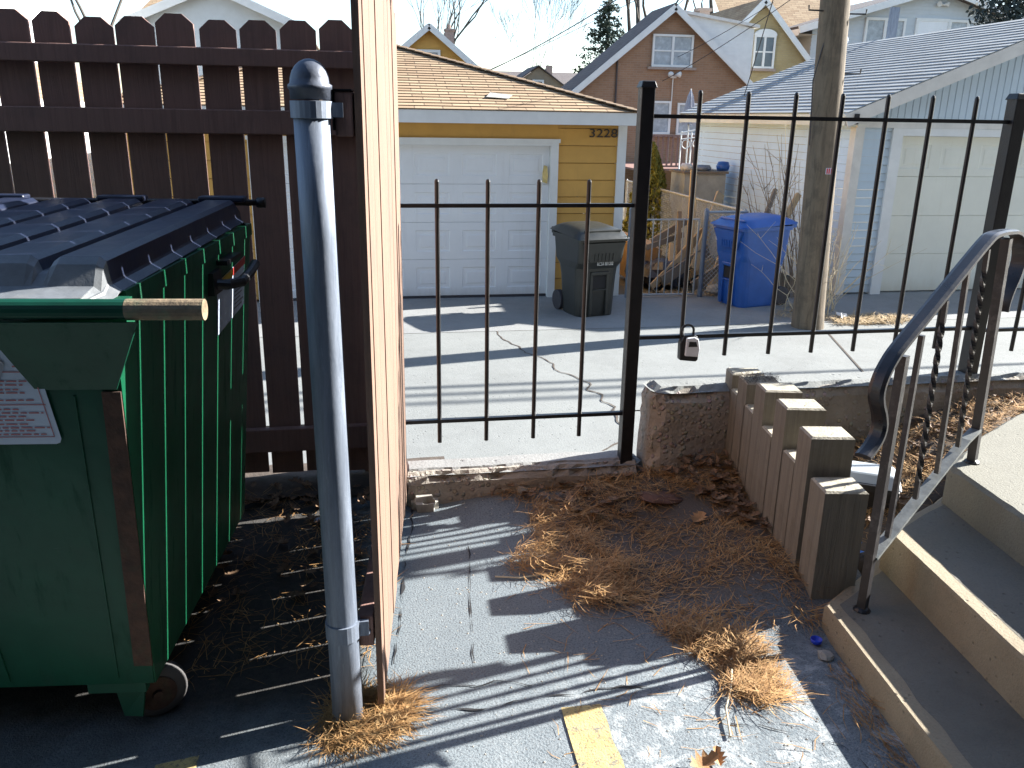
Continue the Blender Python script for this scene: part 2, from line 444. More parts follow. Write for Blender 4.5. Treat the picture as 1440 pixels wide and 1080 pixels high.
def uvbrick(name, c1, c2, mort, bw, bh, ms=.012, off=.5, rough=.9, extra=None, bump=.4, vary=.25):
    t = NT(name)
    b = t.n.new('ShaderNodeTexBrick')
    b.offset = off
    b.inputs['Color1'].default_value = (*c1, 1); b.inputs['Color2'].default_value = (*c2, 1); b.inputs['Mortar'].default_value = (*mort, 1)
    b.inputs['Scale'].default_value = 1; b.inputs['Mortar Size'].default_value = ms
    b.inputs['Brick Width'].default_value = bw; b.inputs['Row Height'].default_value = bh
    b.inputs['Mortar Smooth'].default_value = .1
    t.link(t.tc.outputs['UV'], b.inputs['Vector'])
    f = t.noise(.9, None, 7, .7); g = t.noise(40, None, 3, .6)
    c = t.mix(vary, b.outputs['Color'], t.ramp(f, [(.3, sc(c1, .7)), (.7, sc(c2, 1.25))]))
    c = t.mix(t.math('MULTIPLY', g, .35), c, sc(c1, .6))
    inv = t.math('SUBTRACT', 1.0, b.outputs['Fac'])
    t.bump(t.math('ADD', inv, t.math('MULTIPLY', g, .4)), bump, .01)
    return t.out(c, rough)
M['tanroof'] = uvbrick('tan_shingles', (.30, .195, .11), (.47, .34, .205), (.10, .065, .04), .36, .125, .009, off=.37, vary=.2)
M['greyroof'] = uvbrick('grey_shingles', (.235, .255, .27), (.32, .345, .36), (.13, .14, .15), .40, .13, .009)
M['darkroof'] = uvbrick('dark_shingles', (.115, .095, .09), (.155, .13, .12), (.06, .05, .05), .35, .14, .01)
M['brick'] = uvbrick('brown_brick', (.29, .165, .10), (.37, .225, .14), (.32, .26, .2), .24, .075, .008, vary=.35)
M['darkbrick'] = uvbrick('charcoal_brick', (.055, .056, .058), (.085, .085, .088), (.11, .11, .11), .24, .075, .008)
M['ybrick'] = uvbrick('yellow_brick', (.40, .31, .15), (.46, .37, .20), (.36, .31, .2), .24, .075, .008)

# ------------------------------------------------------------------ helpers for shapes
def nz(x, y, z=0.0, s=1.0): return noise.noise(Vector((x*s, y*s, z*s)))
def sstep(a, b, x):
    t = max(0., min(1., (x-a)/(b-a))); return t*t*(3-2*t)
def ground_h(x, y):               # lot frame height of the paving: soil heaped along the timbers
    h = .09*sstep(.70, 1.08, x)*sstep(2.0, 2.35, y)
    h += (.035+.04*sstep(.2, .8, x))*sstep(2.72, 3.02, y)*sstep(-.1, .2, x)
    h += .006*nz(x, y, 0, 2.2)*sstep(.6, 1.0, x+.4)
    return h
def bed_h(x, y): return .09 + .27*sstep(1.25, 2.3, x)
def rough_block(fr, x0, x1, y0, y1, z0, z1, mb, step=.05, amp=.012, edge=.012, mi=0, seed=0.):
    # a block whose faces are gridded and roughened, edges chipped
    def P(x, y, z):
        n1 = nz(x, y, z+seed, 7); n2 = nz(x+9, y+3, z+seed, 7); n3 = nz(x+4, y+7, z+seed+3, 7)
        e = 0
        c = sum((abs(x-x0) < 1e-6 or abs(x-x1) < 1e-6, abs(y-y0) < 1e-6 or abs(y-y1) < 1e-6, abs(z-z1) < 1e-6))
        k = edge*(.6+abs(nz(x, y, z+seed, 16))*2.2) if c >= 2 else 0
        cx, cy = (x0+x1)/2, (y0+y1)/2
        dx = -k*(1 if x > cx else -1) if (abs(x-x0) < 1e-6 or abs(x-x1) < 1e-6) and c >= 2 else 0
        dy = -k*(1 if y > cy else -1) if (abs(y-y0) < 1e-6 or abs(y-y1) < 1e-6) and c >= 2 else 0
        dz = -k if abs(z-z1) < 1e-6 and c >= 2 else 0
        return (x+n1*amp+dx, y+n2*amp+dy, z+(n3*amp*.6 if z > z0 else 0)+dz)
    def grid(a, b, f, flip):
        na = max(1, int(abs(a[1]-a[0])/step)); nb = max(1, int(abs(b[1]-b[0])/step))
        pts = []
        for i in range(na+1):
            for j in range(nb+1):
                pts.append(P(*f(a[0]+(a[1]-a[0])*i/na, b[0]+(b[1]-b[0])*j/nb)))
        fs = []
        for i in range(na):
            for j in range(nb):
                q = (i*(nb+1)+j, (i+1)*(nb+1)+j, (i+1)*(nb+1)+j+1, i*(nb+1)+j+1)
                fs.append(q[::-1] if flip else q)
        mb.add(pts, fs, mi)
    grid((x0,x1), (y0,y1), lambda a, b: (a, b, z1), False)
    grid((x0,x1), (z0,z1), lambda a, b: (a, y0, b), False)
    grid((x0,x1), (z0,z1), lambda a, b: (a, y1, b), True)
    grid((y0,y1), (z0,z1), lambda a, b: (x0, a, b), True)
    grid((y0,y1), (z0,z1), lambda a, b: (x1, a, b), False)
def blade(mb, p, ang, ln, tilt, w, curve=0., mi=0):
    # a dry needle: two-segment flat blade
    d = Vector((math.cos(ang), math.sin(ang), 0)); sd = Vector((-d.y, d.x, 0))*w/2
    p = Vector(p); up = Vector((0,0,1))
    m = p + d*ln*.5*math.cos(tilt) + up*ln*.5*math.sin(tilt) + Vector((-d.y, d.x, 0))*curve*ln*.3
    e = p + d*ln*math.cos(tilt) + up*ln*math.sin(tilt)*.75
    mb.add([tuple(p-sd), tuple(p+sd), tuple(m+sd), tuple(m-sd), tuple(e)], [(0,1,2,3), (3,2,4)], mi)
def inpoly(x, y, P):
    c = False; n = len(P)
    for i in range(n):
        x1, y1 = P[i]; x2, y2 = P[(i+1) % n]
        if (y1 > y) != (y2 > y) and x < (x2-x1)*(y-y1)/(y2-y1)+x1: c = not c
    return c
def rndpoly(P):
    xs = [p[0] for p in P]; ys = [p[1] for p in P]
    while True:
        x = rnd.uniform(min(xs), max(xs)); y = rnd.uniform(min(ys), max(ys))
        if inpoly(x, y, P): return x, y
def text_mesh(body, size, depth=.002):
    cu = bpy.data.curves.new('txt', 'FONT'); cu.body = body; cu.size = size; cu.extrude = depth
    o = bpy.data.objects.new('txt', cu); COL.objects.link(o)
    dg = bpy.context.evaluated_depsgraph_get(); me = bpy.data.meshes.new_from_object(o.evaluated_get(dg))
    r = ([tuple(v.co) for v in me.vertices], [tuple(p.vertices) for p in me.polygons])
    bpy.data.objects.remove(o); bpy.data.meshes.remove(me)
    return r

# ================================================================== SETTING
g = MB(); g.quad((-400,-200,-1.05), (400,-200,-1.05), (400,600,-1.05), (-400,600,-1.05))
tag(obj('ground', g, M['ground']), kind='structure')
# alley
def sheet(name, x0, x1, y0, y1, z, m, nx=1, ny=1, amp=0):
    mb = MB(); pts = []; fs = []
    for i in range(nx+1):
        for j in range(ny+1):
            x = x0+(x1-x0)*i/nx; y = y0+(y1-y0)*j/ny
            pts.append((x, y, z + amp*nz(x, y, 0, .35)))
    for i in range(nx):
        for j in range(ny): fs.append((i*(ny+1)+j, (i+1)*(ny+1)+j, (i+1)*(ny+1)+j+1, i*(ny+1)+j+1))
    mb.add(pts, fs); return tag(obj(name, mb, m), kind='structure')
def alley():
    mb = MB()
    mb.quad((-40,3.15,AZ), (40,3.15,AZ), (40,6.585,AZ-.004), (-40,6.585,AZ-.004))
    mb.quad((-40,6.615,AZ-.004), (40,6.615,AZ-.004), (40,9.52,AZ), (-40,9.52,AZ))
    mb.quad((-40,6.585,AZ-.03), (40,6.585,AZ-.03), (40,6.615,AZ-.03), (-40,6.615,AZ-.03), 1)
    mb.quad((-40,9.52,AZ-.03), (40,9.52,AZ-.03), (40,9.535,AZ-.03), (-40,9.535,AZ-.03), 1)
    mb.quad((-40,6.585,AZ-.004), (40,6.585,AZ-.004), (40,6.585,AZ-.03), (-40,6.585,AZ-.03), 0)
    # slab joint on the right and the long crack, open grooves filled with grit
    z = AZ+.003
    def groove(pts, w):
        for i in range(len(pts)-1):
            a = Vector((*pts[i], z)); b = Vector((*pts[i+1], z)); d = (b-a).normalized(); s = Vector((-d.y, d.x, 0))
            wa = w*(.55+.9*abs(nz(a.x, a.y, 0, 9))); wb = w*(.55+.9*abs(nz(b.x, b.y, 0, 9)))
            mb.quad(tuple(a-s*wa/2), tuple(b-s*wb/2), tuple(b+s*wb/2), tuple(a+s*wa/2), 1)
    groove([(5.45, 9.1), (5.1, 8.0), (4.75, 6.9), (4.45, 5.9)], .035)
    cp = [(1.46, 9.52), (1.50, 9.1), (1.62, 8.75), (1.63, 8.55), (1.76, 8.35), (1.83, 8.1), (1.80, 7.9), (1.95, 7.65), (2.05, 7.42),
          (1.98, 7.2), (2.08, 7.05), (2.02, 6.85), (2.10, 6.7), (2.03, 6.58), (2.02, 6.3), (2.06, 6.1), (1.9, 5.9), (1.72, 5.75), (1.64, 5.6), (1.58, 5.5), (1.5, 5.2)]
    fine = []
    for i in range(len(cp)-1):
        for k in range(6):
            t = k/6; x = cp[i][0]+(cp[i+1][0]-cp[i][0])*t; y = cp[i][1]+(cp[i+1][1]-cp[i][1])*t
            fine.append((x+.035*nz(x, y, 3, 7), y+.02*nz(x, y, 8, 9)))
    groove(fine, .022)
    tag(obj('alley', mb, [M['alley'], M['soil']]), kind='structure')
alley()
sheet('apron', -40, 40, 9.535, 11.5, AZ, M['apron'])
# raised paved lot (lot frame), edge held by the retaining wall
def lot():
    mb = MB(L); nx, ny = 90, 110; x0, x1, y0, y1 = -6.0, 1.30, -3.0, 3.22
    pts = []; fs = []
    xs = [x0+(x1-x0)*((i/nx)**.75) for i in range(nx+1)]
    for i in range(nx+1):
        for j in range(ny+1):
            x = xs[i]; y = y0+(y1-y0)*j/ny
            pts.append((x, y, ground_h(x, y)))
    for i in range(nx):
        for j in range(ny): fs.append((i*(ny+1)+j, (i+1)*(ny+1)+j, (i+1)*(ny+1)+j+1, i*(ny+1)+j+1))
    mb.add(pts, fs)
    o = obj('paved_lot', mb, M['asphalt'], smooth=True)
    o.rotation_euler = (0,0,0); tag(o, kind='structure')
lot()
# strip of soil behind the lot under the back fence
mb = MB()
pts = []; fs = []
for i in range(61):
    for j in range(7):
        x = -6+6.3*i/60; y = 3.10+.40*j/6
        pts.append((x, y, .012+.02*nz(x, y, 0, 6)-.03*(j == 6)))
for i in range(60):
    for j in range(6): fs.append((i*7+j, (i+1)*7+j, (i+1)*7+j+1, i*7+j+1))
mb.add(pts, fs); tag(obj('soil_strip', mb, M['soil'], smooth=True), kind='structure')
# soil bed between the wall, the timbers and the stairs
mb = MB(L); pts = []; fs = []
for i in range(56):
    for j in range(36):
        x = 1.16+3.2*i/55; y = 1.9+1.5*j/35
        lim = 2.10+(x-1.10)*.70 if x < 1.646 else 2.462+(x-1.646)*.85
        pts.append((x, y, (bed_h(x, y)+.02*nz(x, y, 0, 6)+.012*nz(x, y, 3, 17)) if y > lim+.03 else -.1))
for i in range(55):
    for j in range(35): fs.append((i*36+j, (i+1)*36+j, (i+1)*36+j+1, i*36+j+1))
mb.add(pts, fs); tag(obj('planting_bed', mb, M['soil'], smooth=True), kind='structure')
# yellow parking lines
def stripe(pts, name):
    mb = MB(); n = 24
    a, b, c, d = [Vector((*p, .004)) for p in pts]
    P = []
    for i in range(n+1):
        t = i/n; l = a.lerp(d, t); r = b.lerp(c, t)
        l.x += .006*nz(l.x, l.y, 1, 30); r.x += .006*nz(r.x, r.y, 5, 30)
        if i == 0: pass
        P += [tuple(l), tuple(r)]
    mb.add(P, [(2*i, 2*i+1, 2*i+3, 2*i+2) for i in range(n)])
    tag(obj(name, mb, M['yline']), kind='structure')
u = L(1, 0) ; v = L(0, 1)
def lp(x, y): q = L(x, y); return (q.x, q.y)
stripe([lp(.395, .2), lp(.505, .2), lp(.381, 1.80), lp(.276, 1.79)][::1], 'parking_line')
stripe([lp(-.62, .2), lp(-.50, .2), lp(-.60, 1.668), lp(-.69, 1.642)], 'parking_line')
# cracks and a patched seam in the asphalt
mb = MB(L)
def gcrack(pts, w, k=8):
    fine = []
    for i in range(len(pts)-1):
        for q in range(k):
            t = q/k; x = pts[i][0]+(pts[i+1][0]-pts[i][0])*t; y = pts[i][1]+(pts[i+1][1]-pts[i][1])*t
            fine.append((x+.012*nz(x, y, 3, 18), y+.016*nz(x, y, 8, 22)))
    for i in range(len(fine)-1):
        a = Vector((*fine[i], 0)); b = Vector((*fine[i+1], 0)); d = (b-a).normalized(); s = Vector((-d.y, d.x, 0))
        wa = w*max(0., .5+1.6*nz(a.x, a.y, 0, 14)); wb = w*max(0., .5+1.6*nz(b.x, b.y, 0, 14))
        za = ground_h(a.x, a.y)+.003; zb = ground_h(b.x, b.y)+.003
        mb.quad((*(a-s*wa/2)[:2], za), (*(b-s*wb/2)[:2], zb), (*(b+s*wb/2)[:2], zb), (*(a+s*wa/2)[:2], za))
gcrack([(-.16, 1.80), (-.02, 1.81), (.10, 1.80), (.22, 1.835), (.33, 1.84), (.45, 1.87), (.56, 1.86)], .008)
gcrack([(-.12, 1.90), (0, 1.885), (.13, 1.905), (.22, 1.89)], .005)
gcrack([(-.165, 2.0), (-.155, 2.2), (-.16, 2.5), (-.15, 2.8), (-.155, 3.0)], .009)
gcrack([(.06, 1.95), (.055, 2.3), (.06, 2.7)], .005)
gcrack([(.70, 1.72), (.82, 1.68), (.95, 1.62), (.98, 1.5)], .007)
tag(obj('asphalt_cracks', mb, M['dark']), kind='structure')

# ================================================================== RETAINING WALLS
mb = MB()
rough_block(W, .085, 1.075, 2.985, 3.165, -1.0, .13, mb, .035, .012, .02)
rough_block(W, -6.0, .08, 3.40, 3.52, -1.0, .0, mb, .09, .014, .016, seed=4)
tag(obj('low_concrete_wall', mb, M['aggregate'], base=(0,3.07,0)), 'low crumbling concrete curb wall under the short fence panel', 'concrete wall')
mb = MB()
rough_block(W, 1.078, 7.0, 2.955, 3.15, -1.0, .44, mb, .045, .013, .014)
tag(obj('high_concrete_wall', mb, [M['aggregate']], base=(2,3.05,0)), 'higher pebbly concrete wall behind the row of timbers and the needle bed', 'concrete wall')
mb = MB(); rough_block(W, 1.082, 6.99, 2.960, 3.145, .432, .447, mb, .045, .007, .016)
o = obj('wall_cap', mb, M['alley'], bpy.data.objects['high_concrete_wall'])
mb = MB(); rough_block(W, .09, 1.07, 3.0, 3.16, .12, .137, mb, .035, .010, .02)
o = obj('wall_cap', mb, M['apron'], bpy.data.objects['low_concrete_wall'])

# ================================================================== WOODEN BACK FENCE
t = thing('wood_fence', 'dark brown dog-eared board fence behind the dumpster', 'wooden fence', (-.9, 3.315, 0))
gaps = [-.0205, -.1488, -.2889, -.4277, -.5645, -.7018, -.8372, -.973, -1.1068, -1.241]
while gaps[-1] > -5: gaps.append(gaps[-1]-.1355-rnd.uniform(-.002, .002))
gaps = [.118] + gaps
gw = {2: .014, 3: .015, 4: .014, 5: .013, 6: .009, 7: .009, 8: .017, 9: .016, 10: .006}
mb = MB()
for i in range(len(gaps)-1):
    a = gaps[i+1] + gw.get(i+1, .008)/2; b = gaps[i] - gw.get(i, .008)/2
    zt = 1.765+rnd.uniform(-.008, .008) + (.008 if i % 4 == 1 else 0); zb = .035+rnd.uniform(-.012, .012); c = .035
    yy = 3.318+rnd.uniform(-.001, .001); ln = rnd.uniform(-.004, .004)
    mb.prism([(a, zb), (b, zb), (b+ln, zt-c*.9), (b+ln-c, zt), (a+ln+c, zt), (a+ln, zt-c*.9)], yy, yy+.017)
obj('board_panel', mb, M['brownwood'], t)
for (z0, z1, d) in ((1.608, 1.668, .034), (1.377, 1.462, .036), (.137, .236, .036)):
    mb = MB(); mb.box(-5.0, .115, 3.315-d, 3.315, z0, z1); obj('rail', mb, M['brownwood'], t, bevel=.004)
mb = MB(); mb.box(.012, .102, 3.07, 3.30, .0, 1.74)  # unseen post added behind the gate end to block a streak of sun
for x in (-.0, -2.4): mb.box(x-.045, x+.045, 3.337, 3.42, 0, 1.7)
pieces('post', mb, M['brownwood'], t)

# ================================================================== BOARD GATE
t = thing('board_gate', 'open brown board gate panel standing edge on beside the steel post', 'wooden gate', L(-.174, 1.79), -TH)
ge = [1.783, 1.853, 2.006, 2.159, 2.312, 2.465, 2.618, 2.771, 2.924, 3.03]
mb = MB(L)
bots = [.035, .045, .055, .055, .06, .05, .06, .055, .06]
for i in range(9):
    a = ge[i]+.0056; b = ge[i+1]-.0056; zt = 1.79+rnd.uniform(-.01, .01); zb = bots[i]; c = .03
    if i == 8: zt -= .03
    x0 = -.192+rnd.uniform(-.0015, .0015); ln = .0
    mb.prism([(a, zb), (b, zb), (b+ln, zt-c), (b+ln-c, zt), (a+ln+c, zt), (a+ln, zt-c)], x0+.003, x0+.018, plane='yz')
gp = obj('board_panel', mb, M['gatewood'], t)
for z0, z1 in ((1.408, 1.495), (.205, .29), (.82, .90)):
    mb = MB(L); mb.box(-.230, -.1935, 1.79 if z0 != .82 else 2.55, 3.02, z0, z1); obj('rail', mb, M['brownwood'], t, bevel=.004)
# strap bracket holding the upper rail
mb = MB(L); mb.box(-.2345, -.2315, 1.786, 1.90, 1.42, 1.50); mb.box(-.2345, -.195, 1.786, 1.90, 1.4965, 1.4995)
obj('bracket', mb, M['iron'], t)
mb = MB(L); mb.lathe((-.212, 1.786, .247), [(.0, 0), (.012, 0), (.012, .006), (0, .006)], 10)
obj('bolt', mb, M['galv'], t)

# ================================================================== STEEL GATE POST
px, py = -.090, 1.795
t = thing('steel_pipe_post', 'tall galvanised steel pipe post with domed cap at the gate edge', 'post', (px, py, 0))
r = .0365
mb = MB(); path = [(px+.003*0 - .010*z/1.5, py, z) for z in (-.02, .3, .8, 1.2, 1.46)]
mb.tube(path, [r*1.05, r*1.02, r, r, r], 28); obj('pipe', mb, M['galv'], t, smooth=True)
mb = MB(); cx_ = px-.010
prof = [(r*1.10, 0), (r*1.12, .018), (r*1.20, .020), (r*1.20, .027), (r*1.08, .030)] + [(r*1.08*math.cos(a), .03+.046*math.sin(a)) for a in [R(q) for q in (15, 30, 45, 60, 75, 87)]]
mb.lathe((cx_, py, 1.478), prof, 28); obj('cap', mb, mat('cast_cap', (.10, .115, .15), .5, .25, 10, metal=.3, bump=.3), t, smooth=True)
for z0, z1, m in ((1.442, 1.476, 'galv'), (.245, .29, 'galv')):
    cc = px - .010*z0/1.5
    mb = MB(); mb.lathe((cc, py, z0), [(r*1.02, 0), (r*1.14, .001), (r*1.14, z1-z0-.001), (r*1.02, z1-z0)], 24)
    mb.box(cc+r*.8, cc+r+.025, py-.012, py+.0, z0+.003, z1-.003)
    b = obj('clamp_band', mb, M[m], t, smooth=False)
# ================================================================== DUMPSTER
t = thing('dumpster', 'green steel dumpster on casters with a black ribbed plastic lid', 'dumpster', L(-1.6, 2.2), -TH)
XR0, XR1 = -.712, -.630; XL0, XL1 = -2.52, -2.60
Y0b, Y0t, Y1b, Y1t = 1.748, 1.575, 2.66, 2.70
Zb, Zt = .15, 1.085
def side_x(z): return XR0+(XR1-XR0)*(z-Zb)/(1.08-Zb)
def front_y(z): return Y0b+(Y0t-Y0b)*(z-Zb)/(1.08-Zb)
th = .006
mb = MB(L)
# front, back, left and floor
mb.hexa([(XL0, Y0b, Zb), (XR0-.001, Y0b, Zb), (XR0-.001, Y0b+th, Zb), (XL0, Y0b+th, Zb)],
        [(XL1, Y0t, Zt-.002), (XR1-.001, Y0t, Zt-.002), (XR1-.001, Y0t+th, Zt-.002), (XL1, Y0t+th, Zt-.002)])
mb.hexa([(XL0, Y1b-th, Zb), (XR0-.001, Y1b-th, Zb), (XR0-.001, Y1b, Zb), (XL0, Y1b, Zb)],
        [(XL1, Y1t-th, Zt-.002), (XR1-.001, Y1t-th, Zt-.002), (XR1-.001, Y1t, Zt-.002), (XL1, Y1t, Zt-.002)])
mb.hexa([(XL0-th, Y0b, Zb), (XL0, Y0b, Zb), (XL0, Y1b, Zb), (XL0-th, Y1b, Zb)],
        [(XL1-th, Y0t, Zt), (XL1, Y0t, Zt), (XL1, Y1t, Zt), (XL1-th, Y1t, Zt)])
mb.box(XL0+.01, XR0-.01, Y0b+.012, Y1b-.012, Zb+.002, Zb+.008)
body = obj('body', mb, M['green'], t)
mb = MB(L)
mb.hexa([(XR0, Y0b+.001, Zb), (XR0+.003, Y0b+.001, Zb), (XR0+.003, Y1b, Zb), (XR0, Y1b, Zb)],
        [(XR1, Y0t+.001, Zt), (XR1+.003, Y0t+.001, Zt), (XR1+.003, Y1t, Zt), (XR1, Y1t, Zt)])
sd = obj('side_panel', mb, M['greenside'], t)
mb = MB(L); mb.box(-.650, -.622, Y0t+.06, Y1t+.01, 1.086, 1.122)
obj('top_rim', mb, M['greenside'], t)
# rusty corner post and lower sill
mb = MB(L)
for z0, z1 in ((.21, .93),):
    ya, yb = front_y(z0)-.006, front_y(z1)-.006
    xa, xb = side_x(z0), side_x(z1)
    mb.hexa([(xa-.040, ya, z0), (xa+.002, ya, z0), (xa+.002, ya+.005, z0), (xa-.040, ya+.005, z0)],
            [(xb-.034, yb, z1), (xb+.002, yb, z1), (xb+.002, yb+.005, z1), (xb-.034, yb+.005, z1)])
obj('corner_strip', mb, M['rust'], t, label='rusty corner strip down the front edge')
mb = MB(L)
for q in (-1.05, -1.5, -2.0):
    mb.hexa([(q, front_y(.17)-.004, .17), (q+.014, front_y(.17)-.004, .17), (q+.014, front_y(.17), .17), (q, front_y(.17), .17)],
            [(q, front_y(.9)-.004, .9), (q+.014, front_y(.9)-.004, .9), (q+.014, front_y(.9), .9), (q, front_y(.9), .9)])
mb.hexa([(-.795, front_y(.17)-.003, .17), (-.790, front_y(.17)-.003, .17), (-.790, front_y(.17), .17), (-.795, front_y(.17), .17)],
        [(-.735, front_y(.92)-.003, .92), (-.730, front_y(.92)-.003, .92), (-.730, front_y(.92), .92), (-.735, front_y(.92), .92)])
pieces('front_rib', mb, M['green'], t)
mb = MB(L); mb.box(-.87, -.735, Y0b+.004, Y0b+.03, .122, .1495); mb.box(-.87, -.735, Y1b-.10, Y1b-.01, .122, .1495)
mb.box(-2.45, -2.30, Y0b+.004, Y0b+.09, .122, .1495); pieces('caster_plate', mb, M['green'], t)
# flared front flange under the lifting bar
mb = MB(L)
FY = 1.545
mb.hexa([(-.80, front_y(.935)-.004, .935), (-.648, front_y(.935)-.004, .935), (-.648, front_y(.935)-.0005, .935), (-.80, front_y(.935)-.0005, .935)],
        [(-.84, FY-.03, 1.088), (-.563, FY-.03, 1.088), (-.563, FY-.024, 1.088), (-.84, FY-.024, 1.088)])
obj('front_flange', mb, M['green'], t)
mb = MB(L)
mb.hexa([(-2.5, front_y(.935)-.004, .935), (-1.25, front_y(.935)-.004, .935), (-1.25, front_y(.935)-.0005, .935), (-2.5, front_y(.935)-.0005, .935)],
        [(-2.5, FY-.025, 1.085), (-1.25, FY-.025, 1.085), (-1.25, FY-.02, 1.085), (-2.5, FY-.02, 1.085)])
obj('front_panel', mb, M['green'], t)
mb = MB(L); mb.box(-.625, -.60, FY+.02, FY+.06, 1.06, 1.118); obj('bar_bracket', mb, M['greenside'], t)
mb = MB(L); mb.tube([(-2.75, FY-.012, 1.108), (-.585, FY-.012, 1.108)], .0195, 18); bar = obj('lifting_bar', mb, M['green'], t, smooth=False)
mb = MB(L); mb.tube([(-.585, FY-.012, 1.108), (-.447, FY-.012, 1.108)], .0197, 18); obj('bar_end', mb, M['bare'], bar, label='bare rusty bar end')
# lid
mb = MB(L)
LY0, LY1 = 1.535, 2.70
def lid_profile():
    pr = [(-.628, 1.122), (-.645, 1.134), (-.648, 1.139), (-.652, 1.178), (-.664, 1.187), (-.735, 1.187), (-.748, 1.178), (-.756, 1.162)]
    x = -.765
    while x > -2.5:
        pr += [(x-.006, 1.160), (x-.012, 1.180), (x-.024, 1.189), (x-.105, 1.189), (x-.117, 1.180), (x-.125, 1.160)]
        x -= .150
    pr += [(-2.62, 1.155)]
    return pr
P = lid_profile()
# sections along y: lip, rise, body, back
secs = [(LY0, 'lip0'), (LY0+.06, 'lip'), (LY0+.085, 'half'), (LY0+.105, 'full'), (2.0, 'full'), (2.4, 'full'), (LY1-.06, 'full'), (LY1, 'back')]
pts = []; n = len(P)
for y, kd in secs:
    for x, z in P:
        base = 1.148 if x < -.655 else min(z, 1.140)
        if kd == 'lip0': zz = 1.128 - (.012 if x > -.655 else 0) - .006*abs(nz(x, 0, 0, 9))
        elif kd == 'lip': zz = base-.010 if x < -.655 else base-.012
        elif kd == 'half': zz = base + (z-base)*.7
        elif kd == 'full': zz = z + .012*(y-1.64)/1.0
        else: zz = z-.02
        xx = x
        if kd == 'lip0' and x > -.66: xx = x - .025
        pts.append((xx, y, zz))
fs = [(i*n+j, i*n+j+1, (i+1)*n+j+1, (i+1)*n+j) for i in range(len(secs)-1) for j in range(n-1)]
fs = [f[::-1] for f in fs]
nf = 3*(n-1)
mb.add(pts, fs[nf:]); mb.add(pts, fs[:nf], 1)  # front strip in a paler colour: dust plus the sunlit lip painted in
lid = obj('lid', mb, [M['lid'], mat('sunlit_dusty_plastic', (.15, .16, .17), .5, .3, 14, bump=.2, dirt=(.26, .25, .22), dirt_amt=.5)], t)
sm = lid.modifiers.new('solid', 'SOLIDIFY'); sm.thickness = .005; sm.offset = -1
bv = lid.modifiers.new('bevel', 'BEVEL'); bv.width = .006; bv.segments = 2; bv.limit_method = 'ANGLE'; bv.angle_limit = R(25)
mb = MB(L); mb.tube([(-2.6, LY1+.012, 1.185), (-.60, LY1+.012, 1.185)], .010, 10)
mb.tube([(-.60, LY1+.012, 1.185), (-.575, LY1+.012, 1.185)], .016, 10)
obj('hinge_rod', mb, M['iron'], t, smooth=True)
mb = MB(L)
for x in (-.70, -1.0, -1.35, -1.75, -2.1): mb.box(x-.07, x+.07, LY1-.03, LY1+.02, 1.188, 1.206)
pieces('hinge_tab', mb, M['lid'], t, bevel=.006)
# lock eye on the side
mb = MB(L)
mb.tube([(-.628, 2.26, 1.015), (-.595, 2.27, 1.012), (-.570, 2.32, 1.010), (-.565, 2.40, 1.022), (-.565, 2.47, 1.035)], .014, 10)
mb.box(-.640, -.618, 2.22, 2.30, .99, 1.05); mb.box(-.640, -.60, 2.30, 2.46, 1.058, 1.070)
obj('lock_bar', mb, M['iron'], t, smooth=False)
# warning label on the side
def side_pt(y, z, o=.0045): return (side_x(z)+o, y, z)
mb = MB(L); mb.quad(side_pt(2.30, .86), side_pt(2.62, .885), side_pt(2.62, 1.035), side_pt(2.30, 1.01), 0)
mb.quad(side_pt(2.47, 1.00, .006), side_pt(2.62, 1.01, .006), side_pt(2.62, 1.035, .006), side_pt(2.47, 1.022, .006), 1)
mb.quad(side_pt(2.30, .985, .006), side_pt(2.468, .998, .006), side_pt(2.468, 1.022, .006), side_pt(2.30, 1.01, .006), 2)
for k in range(8):
    z = .985-.012*k; mb.quad(side_pt(2.49, z-.005, .006), side_pt(2.60-.02*(k % 3), z-.004, .006), side_pt(2.60-.02*(k % 3), z, .006), side_pt(2.49, z-.001, .006), 3)
obj('warning_label', mb, [M['sticker'], M['redlabel'], M['yellowlabel'], M['greyink']], t)
# notice sticker on the front, top corner torn
def fp(x, z, o=.005): return (x, front_y(z)-o, z)
mb = MB(L)
def front_poly(poly, o, mi):
    mb.add([fp(a, b, o) for a, b in poly], [tuple(range(len(poly)))], mi)
sx0, sx1, sz0, sz1 = -1.16, -.775, .815, 1.055
k_ = .92
front_poly([(sx0, sz0), (sx1-.012, sz0), (sx1-.004, sz0+.003), (sx1, sz0+.012), (sx1-.010, 1.0), (sx1-.014, 1.028), (sx1-.020, 1.036), (sx1-.030, 1.036), (-.90, .995), (sx0, .95)], .005, 0)
def fl(x0, x1, z, h, mi=1): front_poly([(x0, z-h/2), (x1, z-h/2), (x1, z+h/2), (x0, z+h/2)], .0062, mi)
for z, h in ((.9745, .0022), (.904, .0022), (.832, .0018)): fl(sx0+.02, sx1-.012, z, h)
front_poly([(sx1-.0125, .832), (sx1-.0105, .832), (sx1-.022, 1.02), (sx1-.024, 1.02)], .0062, 1)
for z, a, b in ((.986, .30, .335), (.955, .2, .325), (.947, .2, .31), (.937, .12, .30), (.930, .1, .31), (.922, .05, .26), (.914, .05, .33),
                (.894, .22, .29), (.886, .2, .335), (.878, .2, .30), (.870, .22, .32), (.861, .24, .30), (.853, .2, .34), (.846, .22, .31), (.838, .2, .33)):
    x = a; q = 0
    while x < b-.004:
        wdt = rnd.uniform(.008, .022); fl(sx0+x+.03, sx0+min(b, x+wdt)+.03, z, .0032 if h else .003, 1); x += wdt+.004
front_poly([(-.905, .99), (-.862, 1.018), (-.842, .992), (-.858, .958), (-.87, .949), (-.885, .955), (-.91, .968)], .0072, 2)
